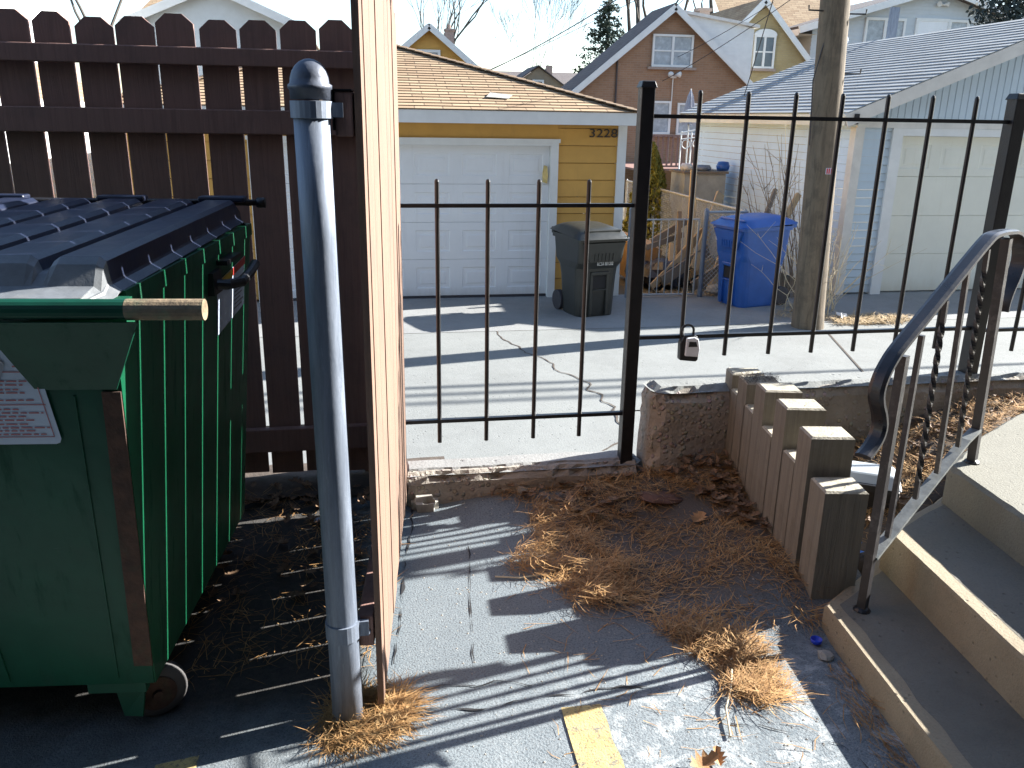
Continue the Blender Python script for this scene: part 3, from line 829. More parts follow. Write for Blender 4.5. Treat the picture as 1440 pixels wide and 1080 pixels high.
obj('notice_sticker', mb, [M['sticker'], M['redink'], mat('torn_paper', (.33, .35, .40), .7, .2, 20, bump=.2)], t)
# casters
def caster(x, y, nm='caster'):
    mb = MB(L)
    mb.hexa([(x-.035, y-.035, .045), (x+.01, y-.04, .045), (x+.01, y-.03, .045), (x-.035, y-.025, .045)],
            [(x-.05, y-.03, .121), (x+.02, y-.03, .121), (x+.02, y-.02, .121), (x-.05, y-.02, .121)])
    mb.hexa([(x-.035, y+.045, .045), (x+.01, y+.04, .045), (x+.01, y+.05, .045), (x-.035, y+.055, .045)],
            [(x-.05, y+.04, .121), (x+.02, y+.04, .121), (x+.02, y+.05, .121), (x-.05, y+.05, .121)])
    mb.box(x-.05, x+.02, y-.03, y+.05, .112, .1215)
    c = obj(nm, mb, M['green'], t)
    mb = MB(L); d = Vector((.45, -.9, 0)).normalized()
    cx0 = Vector((x+.022, y+.030, .073))
    pth = [cx0-d*.022, cx0-d*.019, cx0-d*.012, cx0+d*.012, cx0+d*.019, cx0+d*.022]
    mb.tube([tuple(q) for q in pth], [.050, .066, .073, .073, .066, .050], 28)
    wh = obj('wheel', mb, M['wheel'], c, smooth=True); wh.data.polygons.foreach_set('use_smooth', [len(p.vertices) == 4 for p in wh.data.polygons])
    mb = MB(L); mb.tube([tuple(cx0-d*.0265), tuple(cx0-d*.0255), tuple(cx0+d*.0255), tuple(cx0+d*.0265)], [.036, .046, .046, .036], 20); mb.tube([tuple(cx0-d*.036), tuple(cx0+d*.036)], .012, 10)
    obj('wheel_hub', mb, M['rust'], c)
caster(-.765, 1.80); caster(-1.05, 2.50); caster(-2.38, 1.80)
# ================================================================== IRON FENCE
FYW = 3.044
t = thing('iron_fence', 'black iron picket fence in stepped low and high panels between square posts', 'iron fence', (1.0, FYW, .13))
def post(x, z0, z1, w=.05):
    mb = MB(); mb.box(x-w/2, x+w/2, FYW-w/2, FYW+w/2, z0, z1-.012); p = obj('post', mb, M['iron'], t, bevel=.003)
    mb = MB(); c = w/2+.006; mb.hexa([(x-c, FYW-c, z1-.02), (x+c, FYW-c, z1-.02), (x+c, FYW+c, z1-.02), (x-c, FYW+c, z1-.02)],
                                 [(x-c*.75, FYW-c*.75, z1+.004), (x+c*.75, FYW-c*.75, z1+.004), (x+c*.75, FYW+c*.75, z1+.004), (x-c*.75, FYW+c*.75, z1+.004)])
    obj('post_cap', mb, M['iron'], p, bevel=.003)
post(1.003, .10, 1.578); post(2.50, .40, 1.565, .056)
def rail(x0, x1, z):
    mb = MB(); mb.bar((x0, FYW, z), (x1, FYW, z), .019, .014); obj('rail', mb, M['iron'], t)
rail(.105, .978, 1.147); rail(.105, .978, .330)
rail(1.028, 2.472, 1.463); rail(1.028, 2.472, .640)
rail(2.528, 4.2, 1.463); rail(2.528, 4.2, .630)
pk0 = None
def picket(x, z0, z1, first=[None]):
    if first[0] is None:
        mb = MB(); q = .0085
        mb.tube([(0, 0, 0), (0, 0, .99), (0, 0, .997), (0, 0, 1.0)], [q, q, q*.8, q*.35], 10)
        me_inv = Matrix.Identity(4)
        o = obj('picket', mb, M['iron'], None); first[0] = o
        o.parent = t
    else:
        o = first[0].copy(); COL.objects.link(o); o.parent = t
    o.location = (x-1.0, FYW-FYW, z0-.13); o.scale = (1, 1, (z1-z0))
for x in (.250, .433, .620, .806): picket(x, .241, 1.240)
for x in (1.206, 1.392, 1.579, 1.765, 1.951, 2.136, 2.322): picket(x, .557, 1.555)
for x in (2.69, 2.876, 3.06, 3.25, 3.44): picket(x, .535, 1.545)
# lockbox hanging on the high panel
lx, ly = 1.232, FYW-.03
t = thing('key_lockbox', 'silver and black key lockbox hanging from the high fence panel', 'lockbox', (lx, ly, .565))
mb = MB(); mb.prism([(-.042+lx, .553), (.026+lx, .545), (.034+lx, .552), (.036+lx, .60), (.028+lx, .645), (.012+lx, .655), (-.030+lx, .652), (-.044+lx, .62)], ly-.012, ly+.022)
obj('case', mb, M['blackplastic'], t, bevel=.006)
mb = MB(); mb.prism([(-.026+lx, .573), (.030+lx, .568), (.033+lx, .60), (.025+lx, .640), (.010+lx, .648), (-.024+lx, .645)], ly-.026, ly-.0125)
obj('front_cover', mb, M['silver'], t, bevel=.004)
mb = MB(); mb.prism([(-.016+lx, .611), (.020+lx, .611), (.014+lx, .630), (-.014+lx, .632)], ly-.0275, ly-.0262); obj('shutter_window', mb, M['blackplastic'], t)
mb = MB(); cx_ = lx-.012
mb.tube([(cx_-.024, ly+.004, .645), (cx_-.024, ly+.004, .67)] + [(cx_-.024*math.cos(a), ly+.004, .67+.022*math.sin(a)) for a in [R(k) for k in range(15, 180, 15)]] + [(cx_+.024, ly+.004, .67), (cx_+.024, ly+.004, .645)], .0048, 10)
obj('shackle', mb, M['blackplastic'], t, smooth=True)

# ================================================================== TIMBERS
mT = [M['rawwood'], M['endgrain']]
def timber(y0, h, label, d=.095, w=.135, x0=1.10, sl=0.0):
    mb = MB(L); c = .006; zb = -.05
    x1 = x0+w; y1 = y0+d
    b = [(x0, y0, zb), (x1, y0, zb), (x1, y1, zb), (x0, y1, zb)]
    tp = [(x0+sl, y0, h), (x1+sl, y0, h-.004), (x1+sl, y1, h), (x0+sl, y1, h+.003)]
    t2 = [(x0+sl+c, y0+c, h+c), (x1+sl-c, y0+c, h+c-.004), (x1+sl-c, y1-c, h+c), (x0+sl+c, y1-c, h+c+.003)]
    mb.add(b+tp+t2, [(0,3,2,1), (0,1,5,4), (1,2,6,5), (2,3,7,6), (3,0,4,7)], 0)
    mb.add(tp+t2, [(0,1,5,4), (1,2,6,5), (2,3,7,6), (3,0,4,7), (4,5,6,7)], 1)
    # drying split on the top
    mb.add([(x0+w*.5, y0+d*.2, h+c+.001), (x0+w*.52, y0+d*.2, h+c+.001), (x0+w*.8, y0+d*.75, h+c+.001)], [(0,1,2)], 1)
    o = obj('garden_timber', mb, mT, base=L(x0+w/2, y0+d/2, 0))
    return tag(o, label, 'timber', 'weathered timbers set upright beside the stairs')
timber(2.19, .405, 'low weathered timber at the near end of the row touching the stairs', d=.105)
timber(2.325, .525, 'tall weathered timber right behind the low end one nearest the stairs', w=.14)
timber(2.425, .405, 'short weathered timber in the notch behind the tall timber nearest the stairs')
timber(2.530, .548, 'tall weathered timber, second tall one counted from the stairs')
timber(2.632, .413, 'short timber with a pale lit top between the second and third tall ones')
timber(2.725, .545, 'tall timber with a splintered right edge, third tall one from the stairs')
timber(2.825, .43, 'short weathered timber beside the timber that carries dry litter on its top')
timber(2.905, .515, 'tall weathered timber with dark dry litter lying on its top')
timber(3.005, .44, 'short weathered timber tucked in front of the last timber by the concrete wall')
timber(3.10-.03, .502, 'tall weathered timber at the far end of the row against the concrete wall', d=.08, w=.13)

# ================================================================== CONCRETE STAIRS
t = thing('concrete_stairs', 'worn concrete stairs climbing to a landing beside the black handrail', 'stairs', L(1.4, 1.5, 0), -TH)
def slab(poly, z0, z1, name, m, chip=.010, tread=None):
    mb = MB(L); n = len(poly); c = .012
    # subdivide outline for chipped nosings
    out = []
    for i in range(n):
        a = Vector(poly[i]); b = Vector(poly[(i+1) % n]); k = max(1, int((b-a).length/.03)) if max(a.x, b.x) < 2.4 else 1
        for q in range(k): out.append(a+(b-a)*q/k)
    ctr = sum((Vector(p) for p in poly), Vector((0,0)))/n; m_ = len(out)
    b = [(p.x, p.y, z0) for p in out]
    s1 = []; s2 = []; s3 = []
    for p in out:
        e = chip*abs(nz(p.x, p.y, z1*5, 22)) + chip*.4*abs(nz(p.x, p.y, z1*9, 60))
        d = (ctr-p).normalized()
        q = p + d*(c*.3+e*.3); s1.append((p.x+.002*nz(p.x, p.y, 0, 30), p.y, z1-c*.7-e))
        q = p + d*(c+e); s2.append((q.x, q.y, z1))
        band = .047 + .012*nz(p.x, p.y, z1*3, 9)  # paler nosing band: the sunlit strip of each step painted into the colour
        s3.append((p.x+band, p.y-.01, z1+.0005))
    mb.add(b+s1, [(i, (i+1) % m_, m_+(i+1) % m_, m_+i) for i in range(m_)])
    mb.add(s1+s2, [(i, (i+1) % m_, m_+(i+1) % m_, m_+i) for i in range(m_)])
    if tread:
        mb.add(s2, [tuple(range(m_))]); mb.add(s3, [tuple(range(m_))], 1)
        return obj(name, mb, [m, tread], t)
    mb.add(s2, [tuple(range(m_))])
    return obj(name, mb, m, t)
yn = -1.6
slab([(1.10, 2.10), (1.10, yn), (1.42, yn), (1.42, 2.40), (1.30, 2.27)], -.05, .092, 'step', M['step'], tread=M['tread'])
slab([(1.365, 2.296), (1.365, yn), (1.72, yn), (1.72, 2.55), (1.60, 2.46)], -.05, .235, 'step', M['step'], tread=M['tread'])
slab([(1.646, 2.462), (1.646, yn), (5.0, yn), (5.0, 3.02), (2.30, 3.02), (1.92, 2.727)], -.05, .373, 'landing', M['landing'])
# ================================================================== HANDRAIL
b1 = L(1.194, 2.059, 0); b2 = L(1.739, 2.482, 0); dr = (b2-b1).normalized(); nr = Vector((dr.y, -dr.x, 0))
t = thing('handrail', 'black iron stair handrail with twisted balusters and a scrolled cap rail', 'handrail', (b1.x, b1.y, .092), 0)
def RP(s, z, o=0): q = b1 + dr*s + nr*o; return (q.x, q.y, z)
def hbar(s0, z0, s1, z1, w, name, m=M['railbar'], twist=False):
    mb = MB()
    if not twist:
        mb.bar(RP(s0, z0), RP(s1, z1), w, w, up=tuple(nr)); 
    else:
        n = 60; pts = []; P0 = Vector(RP(s0, z0)); P1 = Vector(RP(s1, z1)); h = w*.66
        for i in range(n+1):
            f = i/n; c = P0.lerp(P1, f); g2 = min(1, max(0, (f-.10)/.80))
            a0 = g2*math.pi*6.0
            for k in range(4):
                a = a0 + math.pi/4 + k*math.pi/2
                q = c + (dr*math.cos(a)+nr*math.sin(a))*h
                pts.append(tuple(q))
        fs = [(i*4+k, i*4+(k+1) % 4, (i+1)*4+(k+1) % 4, (i+1)*4+k) for i in range(n) for k in range(4)]
        mb.add(pts, fs)
    return obj(name, mb, m, t)
hbar(0, .085, .004, .865, .024, 'post'); hbar(.688, .366, .612, 1.125, .026, 'post')
hbar(.097, .300, .100, .905, .014, 'baluster'); hbar(.392, .418, .342, 1.055, .014, 'baluster')
hbar(.255, .372, .225, .985, .014, 'twisted_baluster', twist=True); hbar(.530, .470, .470, 1.105, .014, 'twisted_baluster', twist=True)
mb = MB(); mb.bar(RP(.010, .262), RP(.585, .478), .034, .009, up=(0,0,1)); mb.bar(RP(.585, .478), RP(.668, .495), .034, .009, up=(0,0,1)); obj('bottom_rail', mb, mat('sky_lit_flat_bar', (.17, .18, .175), .5, .35, 14, bump=.2, dirt=(.05, .05, .05), dirt_amt=.5), t)  # bottom rail made paler: reflected sky light painted into its colour
# scrolled cap rail: curl at the foot, long slope, short level top, curl at the head
ctrl = [(-.150, .618), (-.118, .632), (-.088, .655), (-.078, .685), (-.092, .722), (-.118, .760), (-.128, .795), (-.112, .835), (-.075, .872), (-.03, .900),
        (.10, .965), (.25, 1.040), (.38, 1.105), (.44, 1.133), (.475, 1.145), (.53, 1.149), (.60, 1.147), (.655, 1.142), (.705, 1.125), (.745, 1.085), (.758, 1.04), (.742, .995), (.712, .955), (.695, .92), (.692, .89)]
def catmull(pts, k=5):
    out = []
    for i in range(len(pts)-1):
        p0 = pts[max(i-1, 0)]; p1 = pts[i]; p2 = pts[i+1]; p3 = pts[min(i+2, len(pts)-1)]
        for q in range(k):
            u = q/k
            out.append(tuple(.5*((2*p1[j])+(-p0[j]+p2[j])*u+(2*p0[j]-5*p1[j]+4*p2[j]-p3[j])*u*u+(-p0[j]+3*p1[j]-3*p2[j]+p3[j])*u**3) for j in range(2)))
    out.append(pts[-1]); return out
mb = MB(); mb.ribbon([RP(a, b) for a, b in catmull(ctrl)], .043, .013, tuple(nr)); obj('cap_rail', mb, M['railpaint'], t)
for s_, z_ in ((0, .092), (.688, .373)):
    mb = MB(); q = RP(s_, z_); pts_ = []
    mb.lathe((q[0], q[1], z_-.002), [(.026, 0), (.024, .006), (.019, .011), (.014, .014)], 12)
    obj('base_collar', mb, M['iron'], t)

# ================================================================== SMALL THINGS ON THE LOT
# bottle cap
q = L(1.045, 1.985, 0)
cp = L(1.055, 2.03, 0.0)
t = thing('bottle_cap', 'blue plastic bottle cap lying against the lowest step', 'bottle cap', (cp.x, cp.y, .0))
mb = MB(); n = 22; pr = [(.0, .003), (.013, .003), (.0155, .006), (.0165, .016), (.0150, .016), (.0135, .007), (0, .006)]
pts = []
for r_, z_ in pr:
    for j in range(n): pts.append((cp.x+r_*math.cos(2*math.pi*j/n), cp.y+r_*math.sin(2*math.pi*j/n), z_+.003))
mb.add(pts, [(i*n+j, i*n+(j+1) % n, (i+1)*n+(j+1) % n, (i+1)*n+j) for i in range(len(pr)-1) for j in range(n)])
obj('shell', mb, M['bluecap'], t, smooth=True)
def stone(x, y, s, label, name='stone', m='rock', fl=.6, fr=L, el=1.0, z=None, rz=0):
    mb = MB(fr); n = 10; k = 7; pts = []
    zz = (ground_h(x, y) if fr is L else 0) if z is None else z
    for i in range(k):
        a = math.pi*i/(k-1)
        for j in range(n):
            b = 2*math.pi*j/n
            ux, uy, uz = math.sin(a)*math.cos(b), math.sin(a)*math.sin(b), math.cos(a)
            g_ = 1+.35*nz(ux+x*7, uy+y*7, uz, 1.4)
            dx, dy = ux*s*g_*el, uy*s*g_
            pts.append((x+dx*math.cos(rz)-dy*math.sin(rz), y+dx*math.sin(rz)+dy*math.cos(rz), zz+s*fl*.6+uz*s*g_*fl))
    mb.add(pts, [(i*n+j, (i+1)*n+j, (i+1)*n+(j+1) % n, i*n+(j+1) % n) for i in range(k-1) for j in range(n)])
    o = obj(name, mb, M[m], base=fr(x, y, zz)); return tag(o, label, name.replace('_', ' '))
stone(1.055, 1.965, .022, 'small pale round stone beside the lowest step near the blue cap')
mb = MB(L); rough_block(L, -.16, -.055, 2.93, 3.03, -.01, .055, mb, .02, .012, .02, seed=8)
tag(obj('concrete_chunk', mb, M['rock'], base=L(-.1, 2.98)), 'broken whitish concrete chunk at the far foot of the board gate', 'concrete chunk')
stone(.275, 3.02, .024, 'white stone among the needles by the curb wall', 'stone', 'rock', .7)
stone(.80, 2.885, .05, 'reddish weathered brick lump half buried in needles', 'brick_lump', 'reddirt', .35, el=1.9, rz=-.2)
# pine cone
pc = L(.80, 2.02, 0.015)
mb = MB(); 
for i in range(90):
    f = i/90; a = i*2.4; r_ = .016*math.sin(math.pi*(.15+.85*f))**.7
    d = Vector((math.cos(a)*.35+.94*0, math.sin(a), 0)); 
    ax = Vector((.8, -.35, .1)).normalized(); e1 = ax.orthogonal().normalized(); e2 = ax.cross(e1)
    c = Vector(pc)+ax*(f-.5)*.05; o_ = (e1*math.cos(a)+e2*math.sin(a))
    tip = c+o_*r_+ax*.006; sd_ = o_.cross(ax)*.0055
    mb.add([tuple(c+sd_*.5), tuple(tip+sd_), tuple(tip+o_*.002), tuple(tip-sd_), tuple(c-sd_*.5)], [(0,1,2,3,4)])
tag(obj('pine_cone', mb, M['cone'], base=pc), 'dark pine cone on the needle clump near the stairs', 'pine cone')
# curled oak leaves
def oak_leaf(mb, c, s, ang, curl, tilt=0.3):
    lob = [(0, .05), (.12, .12), (.2, .30), (.3, .16), (.42, .42), (.52, .2), (.66, .36), (.74, .16), (.88, .2), (1, 0)]
    prof = []
    n = len(lob); pts = []
    for i, (u, w_) in enumerate(lob):
        for sgn in (-1, 0, 1):
            x = (u-.5)*s; y = sgn*w_*s
            z = curl*s*(abs(sgn)*w_*1.3 + .8*(u-.5)**2*2)
            ca, sa = math.cos(ang), math.sin(ang)
            zz = z + x*tilt
            pts.append((c[0]+x*ca-y*sa, c[1]+x*sa+y*ca, c[2]+max(zz, -.0)+.004))
    mb.add(pts, [(i*3+k, (i+1)*3+k, (i+1)*3+k+1, i*3+k+1) for i in range(n-1) for k in (0, 1)])
def leaf_thing(x, y, s, ang, curl, label, tilt=.1):
    mb = MB(L); z = ground_h(x, y)+.006; oak_leaf(mb, (x, y, z), s, ang, curl, tilt)
    tag(obj('oak_leaf', mb, M['leaf'], base=L(x, y, z)), label, 'leaf')
leaf_thing(.585, 1.565, .075, .3, .55, 'curled orange oak leaf alone on the sunlit asphalt near the yellow line', .15)
leaf_thing(.625, 1.585, .05, 1.5, .5, 'small folded oak leaf fragment overlapping the lone curled leaf', .3)
leaf_thing(.90, 2.72, .085, .9, .3, 'flat brown oak leaf lying on soil by the brick lump', .1)
leaf_thing(.49, 2.30, .07, -.4, .3, 'brown oak leaf caught at the edge of the needle heap', .1)
# grey lidded box behind the handrail
bx, by, bz = 1.50, 2.70, bed_h(1.5, 2.7)-.01
def BB(x, y, z=0): 
    a = R(-25); return L(bx + x*math.cos(a)-y*math.sin(a), by + x*math.sin(a)+y*math.cos(a), z)
t = thing('plastic_box', 'black plastic box with a pale grey lid behind the timbers', 'plastic box', (BB(0,0).x, BB(0,0).y, bz))
mb = MB(BB); mb.hexa([(-.10, -.07, bz), (.10, -.07, bz), (.10, .07, bz), (-.10, .07, bz)], [(-.115, -.085, bz+.10), (.115, -.085, bz+.10), (.115, .085, bz+.10), (-.115, .085, bz+.10)])
obj('body', mb, M['blackplastic'], t, bevel=.012)
mb = MB(BB); mb.hexa([(-.12, -.09, bz+.101), (.12, -.09, bz+.101), (.12, .09, bz+.101), (-.12, .09, bz+.101)], [(-.09, -.05, bz+.145), (.09, -.05, bz+.145), (.09, .08, bz+.135), (-.09, .08, bz+.135)])
ld = obj('lid', mb, M['greyplastic'], t, bevel=.008)
mb = MB(BB); mb.box(-.05, .05, -.092, -.070, bz+.085, bz+.115); obj('latch', mb, M['blackplastic'], t, bevel=.004)
# blue crumpled wrapper
q = L(1.30, 2.36, bed_h(1.3, 2.36)+.02)
mb = MB(); 
for i in range(10):
    a, b = rnd.uniform(0, 6.28), rnd.uniform(-.4, .9); c = Vector(q)+Vector((rnd.uniform(-.02, .02), rnd.uniform(-.02, .02), rnd.uniform(-.005, .02)))
    e = Vector((math.cos(a), math.sin(a), b))*.025; f = Vector((-math.sin(a), math.cos(a), b*.5))*.018
    mb.add([tuple(c-e), tuple(c-f), tuple(c+e), tuple(c+f*1.1)], [(0,1,2), (0,2,3)])
tag(obj('crumpled_wrapper', mb, mat('blue_wrapper', (.06, .22, .62), .3, .3, 30, bump=.2), base=q), 'crumpled blue plastic wrapper beside the bottom of the handrail', 'wrapper')
# litter scraps behind the dumpster
for (x, y, s, lb) in ((-.50, 2.85, .016, 'bright crumpled foil scrap on the dark ground behind the dumpster'), (-.37, 2.70, .02, 'pale flat paper scrap on the dark ground near the gate')):
    c = L(x, y, .02); mb = MB()
    for i in range(5):
        a = rnd.uniform(0, 6.28); e = Vector((math.cos(a), math.sin(a), rnd.uniform(-.3, .6)))*s; f = Vector((-math.sin(a), math.cos(a), .3))*s*.7
        mb.add([tuple(c-e), tuple(c-f), tuple(c+e), tuple(c+f)], [(0,1,2), (0,2,3)])
    tag(obj('litter_scrap', mb, M['sticker'], base=c), lb, 'litter')
# ------------------------------------------------------------------ needles and leaf litter (uncountable)
def needle_field(name, regs, m, label, hf=ground_h):
    mb = MB(L)
    for poly, n, hmax, sprd, base_ang, spread_ang in regs:
        for _ in range(n):
            x, y = rndpoly(poly)
            cl = .5+.5*nz(x, y, 2, 6)
            cl = cl*.5 + .5*(.5+.5*nz(x, y, 9, 14))
            if rnd.random() > sstep(.30, .62, cl)+.06: continue
            z = hf(x, y) + rnd.random()**1.4*hmax*sstep(.40, .75, cl) + .003
            a = base_ang + rnd.gauss(0, spread_ang)
            ln = rnd.uniform(.045, .12)
            blade(mb, (x, y, z), a, ln, rnd.gauss(.05, .22) if hmax > .01 else rnd.gauss(.02, .06), rnd.uniform(.0014, .0027), rnd.uniform(-.5, .5))
    tag(obj(name, mb, m), label, 'pine needles', kind='stuff')
heapA = [(.02, 3.10), (.35, 3.12), (.80, 3.06), (.95, 2.9), (.55, 2.78), (.35, 2.92), (.10, 3.0)]
heapB = [(.30, 2.92), (.55, 2.90), (.55, 2.62), (.60, 2.34), (.52, 2.22), (.36, 2.26), (.30, 2.40), (.18, 2.48), (.20, 2.58), (.30, 2.62), (.28, 2.80)]
mid_ = [(.55, 2.85), (.95, 2.80), (1.06, 2.45), (1.05, 2.2), (.85, 2.05), (.6, 2.1), (.5, 2.3)]
heapC = [(.60, 2.12), (.80, 2.10), (.90, 2.0), (.86, 1.86), (.74, 1.88), (.68, 1.98)]
heapD = [(.74, 1.93), (.90, 1.95), (.93, 1.82), (.80, 1.76), (.70, 1.82)]
postheap = [(-.30, 1.86), (-.13, 1.90), (-.10, 1.78), (-.16, 1.70), (-.30, 1.66), (-.34, 1.74)]
far_ = [(.75, 3.10), (1.10, 3.06), (1.10, 2.7), (1.02, 2.6), (.9, 2.9)]
foot = [(1.02, 2.1), (1.10, 2.12), (1.12, 2.5), (1.02, 2.55)]
sidestep = [(1.02, 1.95), (1.095, 1.95), (1.095, .8), (.98, .8), (1.0, 1.5)]
needle_field('pine_needles', [
    (heapA, 2200, .05, 0, .3, 1.2), (heapB, 3600, .085, 0, .4, 1.1), (mid_, 2900, .022, 0, .5, 1.0), (heapC, 1500, .065, 0, 1.0, 1.0), (heapD, 1100, .04, 0, .6, 1.0),
    (postheap, 2300, .045, 0, .2, 1.4), (far_, 1500, .03, 0, -.4, .9), (foot, 420, .02, 0, -1.0, .8), (sidestep, 700, .015, 0, -1.45, .35),
    ([(.2, 1.55), (1.0, 1.55), (1.0, 2.2), (.2, 2.6)], 170, .002, 0, .4, 1.3),
    ([(-.9, 1.95), (-.2, 1.95), (-.2, 3.1), (-.9, 3.1)], 1500, .02, 0, .4, 1.4)], M['needle'], 'drifts of dry orange pine needles on the asphalt')
bedpoly = [(1.26, 2.45), (1.55, 2.52), (1.9, 2.78), (2.3, 3.04), (3.2, 3.06), (3.2, 3.25), (1.26, 3.05)]
needle_field('bed_needles', [(bedpoly, 9000, .03, 0, .4, 1.3)], M['needle'], 'dry needles covering the planting bed by the wall', hf=bed_h)
mb = MB(L)
for poly, n, hf in ((far_, 60, ground_h), (heapA, 45, ground_h), (bedpoly, 110, bed_h), ([(1.0, 2.95), (1.1, 2.95), (1.1, 2.5), (1.03, 2.6)], 30, ground_h), ([(-.9, 2.3), (-.25, 2.3), (-.2, 3.1), (-.9, 3.1)], 60, ground_h), ([(-.9, 2.95), (-.2, 2.95), (-.2, 3.2), (-.9, 3.2)], 50, ground_h)):
    for _ in range(n):
        x, y = rndpoly(poly); s = rnd.uniform(.03, .06)
        oak_leaf(mb, (x, y, hf(x, y)+rnd.uniform(.004, .03)), s, rnd.uniform(0, 6.28), rnd.uniform(.2, .6), rnd.uniform(-.5, .5))
tag(obj('fallen_leaves', mb, M['leafpile']), 'brown fallen leaves drifted along the walls', 'leaves', kind='stuff')
mb = MB(L)
for _ in range(340):
    x, y = rndpoly([(1.10, 2.905), (1.235, 2.905), (1.235, 3.0), (1.10, 3.0)]); blade(mb, (x, y, .522+rnd.random()*.015), rnd.uniform(0, 6.28), rnd.uniform(.015, .04), rnd.gauss(.1, .3), .0016)
tag(obj('timber_litter', mb, M['cone']), 'dark dry litter heaped on one timber top', 'plant litter', kind='stuff')
mb = MB(L)
for _ in range(700):
    x, y = rnd.uniform(-.1, 1.0), rnd.uniform(1.3, 3.0); s = rnd.uniform(.001, .0035); z = ground_h(x, y)
    mb.add([(x-s, y-s, z), (x+s, y-s, z), (x+s*.8, y+s, z), (x-s, y+s*.8, z), (x, y, z+s)], [(0,1,4), (1,2,4), (2,3,4), (3,0,4)])
tag(obj('grit', mb, M['rock']), 'loose grit scattered on the asphalt', 'grit', kind='stuff')
# long bent twig on the asphalt
mb = MB(L); mb.tube([(.14, 2.44, .006), (.22, 2.425, .008), (.31, 2.44, .012), (.36, 2.47, .016)], .0028, 6)
q = L(.25, 2.43)
tag(obj('dry_twig', mb, M['palestem'], base=q), 'thin pale twig pointing from the needle heap onto the sunlit asphalt', 'twig')
mb = MB(L); mb.tube([(.68, 1.66, .006), (.70, 1.76, .01), (.74, 1.84, .016), (.76, 1.90, .02)], .003, 6); q = L(.7, 1.76)
tag(obj('dry_twig', mb, M['palestem'], base=q), 'pale twig hanging out of the needle clump above the lone oak leaf', 'twig')

# ================================================================== GARAGES
def raised_panel(mb, x0, x1, z0, z1, y, d=.008, c=.05, mi=0):
    mb.add([(x0,y,z0),(x1,y,z0),(x1,y,z1),(x0,y,z1),(x0+.012,y+d,z0+.012),(x1-.012,y+d,z0+.012),(x1-.012,y+d,z1-.012),(x0+.012,y+d,z1-.012),
            (x0+c,y+d,z0+c),(x1-c,y+d,z0+c),(x1-c,y+d,z1-c),(x0+c,y+d,z1-c),(x0+c+.02,y+.002,z0+c+.02),(x1-c-.02,y+.002,z0+c+.02),(x1-c-.02,y+.002,z1-c-.02),(x0+c+.02,y+.002,z1-c-.02)],
           [(i+k, (i+1) % 4+k, (i+1) % 4+k+4, i+k+4) for k in (0, 4, 8) for i in range(4)]+[(12,13,14,15)], mi)
def panel_door(name, m, parent, x0, x1, z0, z1, y, ncol, rows, gap=.16, inset=True, only_top=False):
    mb = MB(); h = (z1-z0)/rows
    for r_ in range(rows):
        a = z0+r_*h+.004; b = z0+(r_+1)*h-.004
        pw = (x1-x0)/ncol
        xs = [x0]; zs = (a, a+gap*.62, b-gap*.62, b)
        use = inset and (not only_top or r_ == rows-1)
        for c_ in range(ncol):
            p0 = x0+c_*pw+gap/2; p1 = x0+(c_+1)*pw-gap/2
            xs += [p0, p1]
        xs.append(x1)
        if not use:
            mb.quad((x0,y,a), (x1,y,a), (x1,y,b), (x0,y,b))
        else:
            mb.quad((x0,y,zs[0]), (x1,y,zs[0]), (x1,y,zs[1]), (x0,y,zs[1])); mb.quad((x0,y,zs[2]), (x1,y,zs[2]), (x1,y,zs[3]), (x0,y,zs[3]))
            for k in range(0, len(xs), 2): mb.quad((xs[k],y,zs[1]), (xs[k+1],y,zs[1]), (xs[k+1],y,zs[2]), (xs[k],y,zs[2]))
            for k in range(1, len(xs)-1, 2): raised_panel(mb, xs[k], xs[k+1], zs[1], zs[2], y)
        # section joint: small shadow groove
        mb.quad((x0,y,b), (x1,y,b), (x1,y+.012,b+.004), (x0,y+.012,b+.004)); mb.quad((x0,y+.012,b+.004), (x1,y+.012,b+.004), (x1,y,b+.008), (x0,y,b+.008))
    return obj(name, mb, m, parent)
def rooftri(mb, pts, u, mi=0):
    # roof face with metric uv: u = along the eave
    P = [Vector(p) for p in pts]; u = Vector(u).normalized(); n_ = (P[1]-P[0]).cross(P[2]-P[0]).normalized(); v_ = n_.cross(u)
    if v_.z < 0: v_ = -v_
    mb.add([tuple(p) for p in P], [tuple(range(len(P)))], mi, [(p.dot(u), p.dot(v_)) for p in P])
# --- ochre garage
YF = 11.45
t = thing('ochre_garage', 'ochre painted garage with a white panelled door and tan hipped roof', 'garage', (.2, YF, AZ))
gx0, gx1, gy1 = -3.05, 3.50, 17.45
mb = MB()
mb.siding((2.575, YF, AZ), (1,0,0), (0,-1,0), gx1-2.575, AZ+.04, 1.372, .225, groove=.008)
mb.siding((gx0, YF, AZ), (1,0,0), (0,-1,0), -1.45-gx0, AZ+.04, 1.372, .225, groove=.008)
mb.siding((-1.45, YF, AZ), (1,0,0), (0,-1,0), 2.575+1.45, 1.175, 1.372, .225, groove=.008)
mb.siding((gx1, YF, AZ), (0,1,0), (1,0,0), gy1-YF, AZ+.04, 1.372, .225, groove=.008)
mb.siding((gx0, gy1, AZ), (0,-1,0), (-1,0,0), gy1-YF, AZ+.04, 1.372, .225, groove=.008)
mb.siding((gx1, gy1, AZ), (-1,0,0), (0,1,0), gx1-gx0, AZ+.04, 1.372, .225, groove=.008)
obj('wall', mb, M['ocre'], t)
ex0, ex1, ey0, ey1, ez, pitch = gx0-.13, gx1+.12, 11.16, 17.75, 1.535, .31
mb = MB(); hw = (ey1-ey0)/2; rx0, rx1, rz = ex0+hw, ex1-hw, ez+pitch*hw; ry = ey0+hw
if rx1 < rx0: rx0 = rx1 = (rx0+rx1)/2
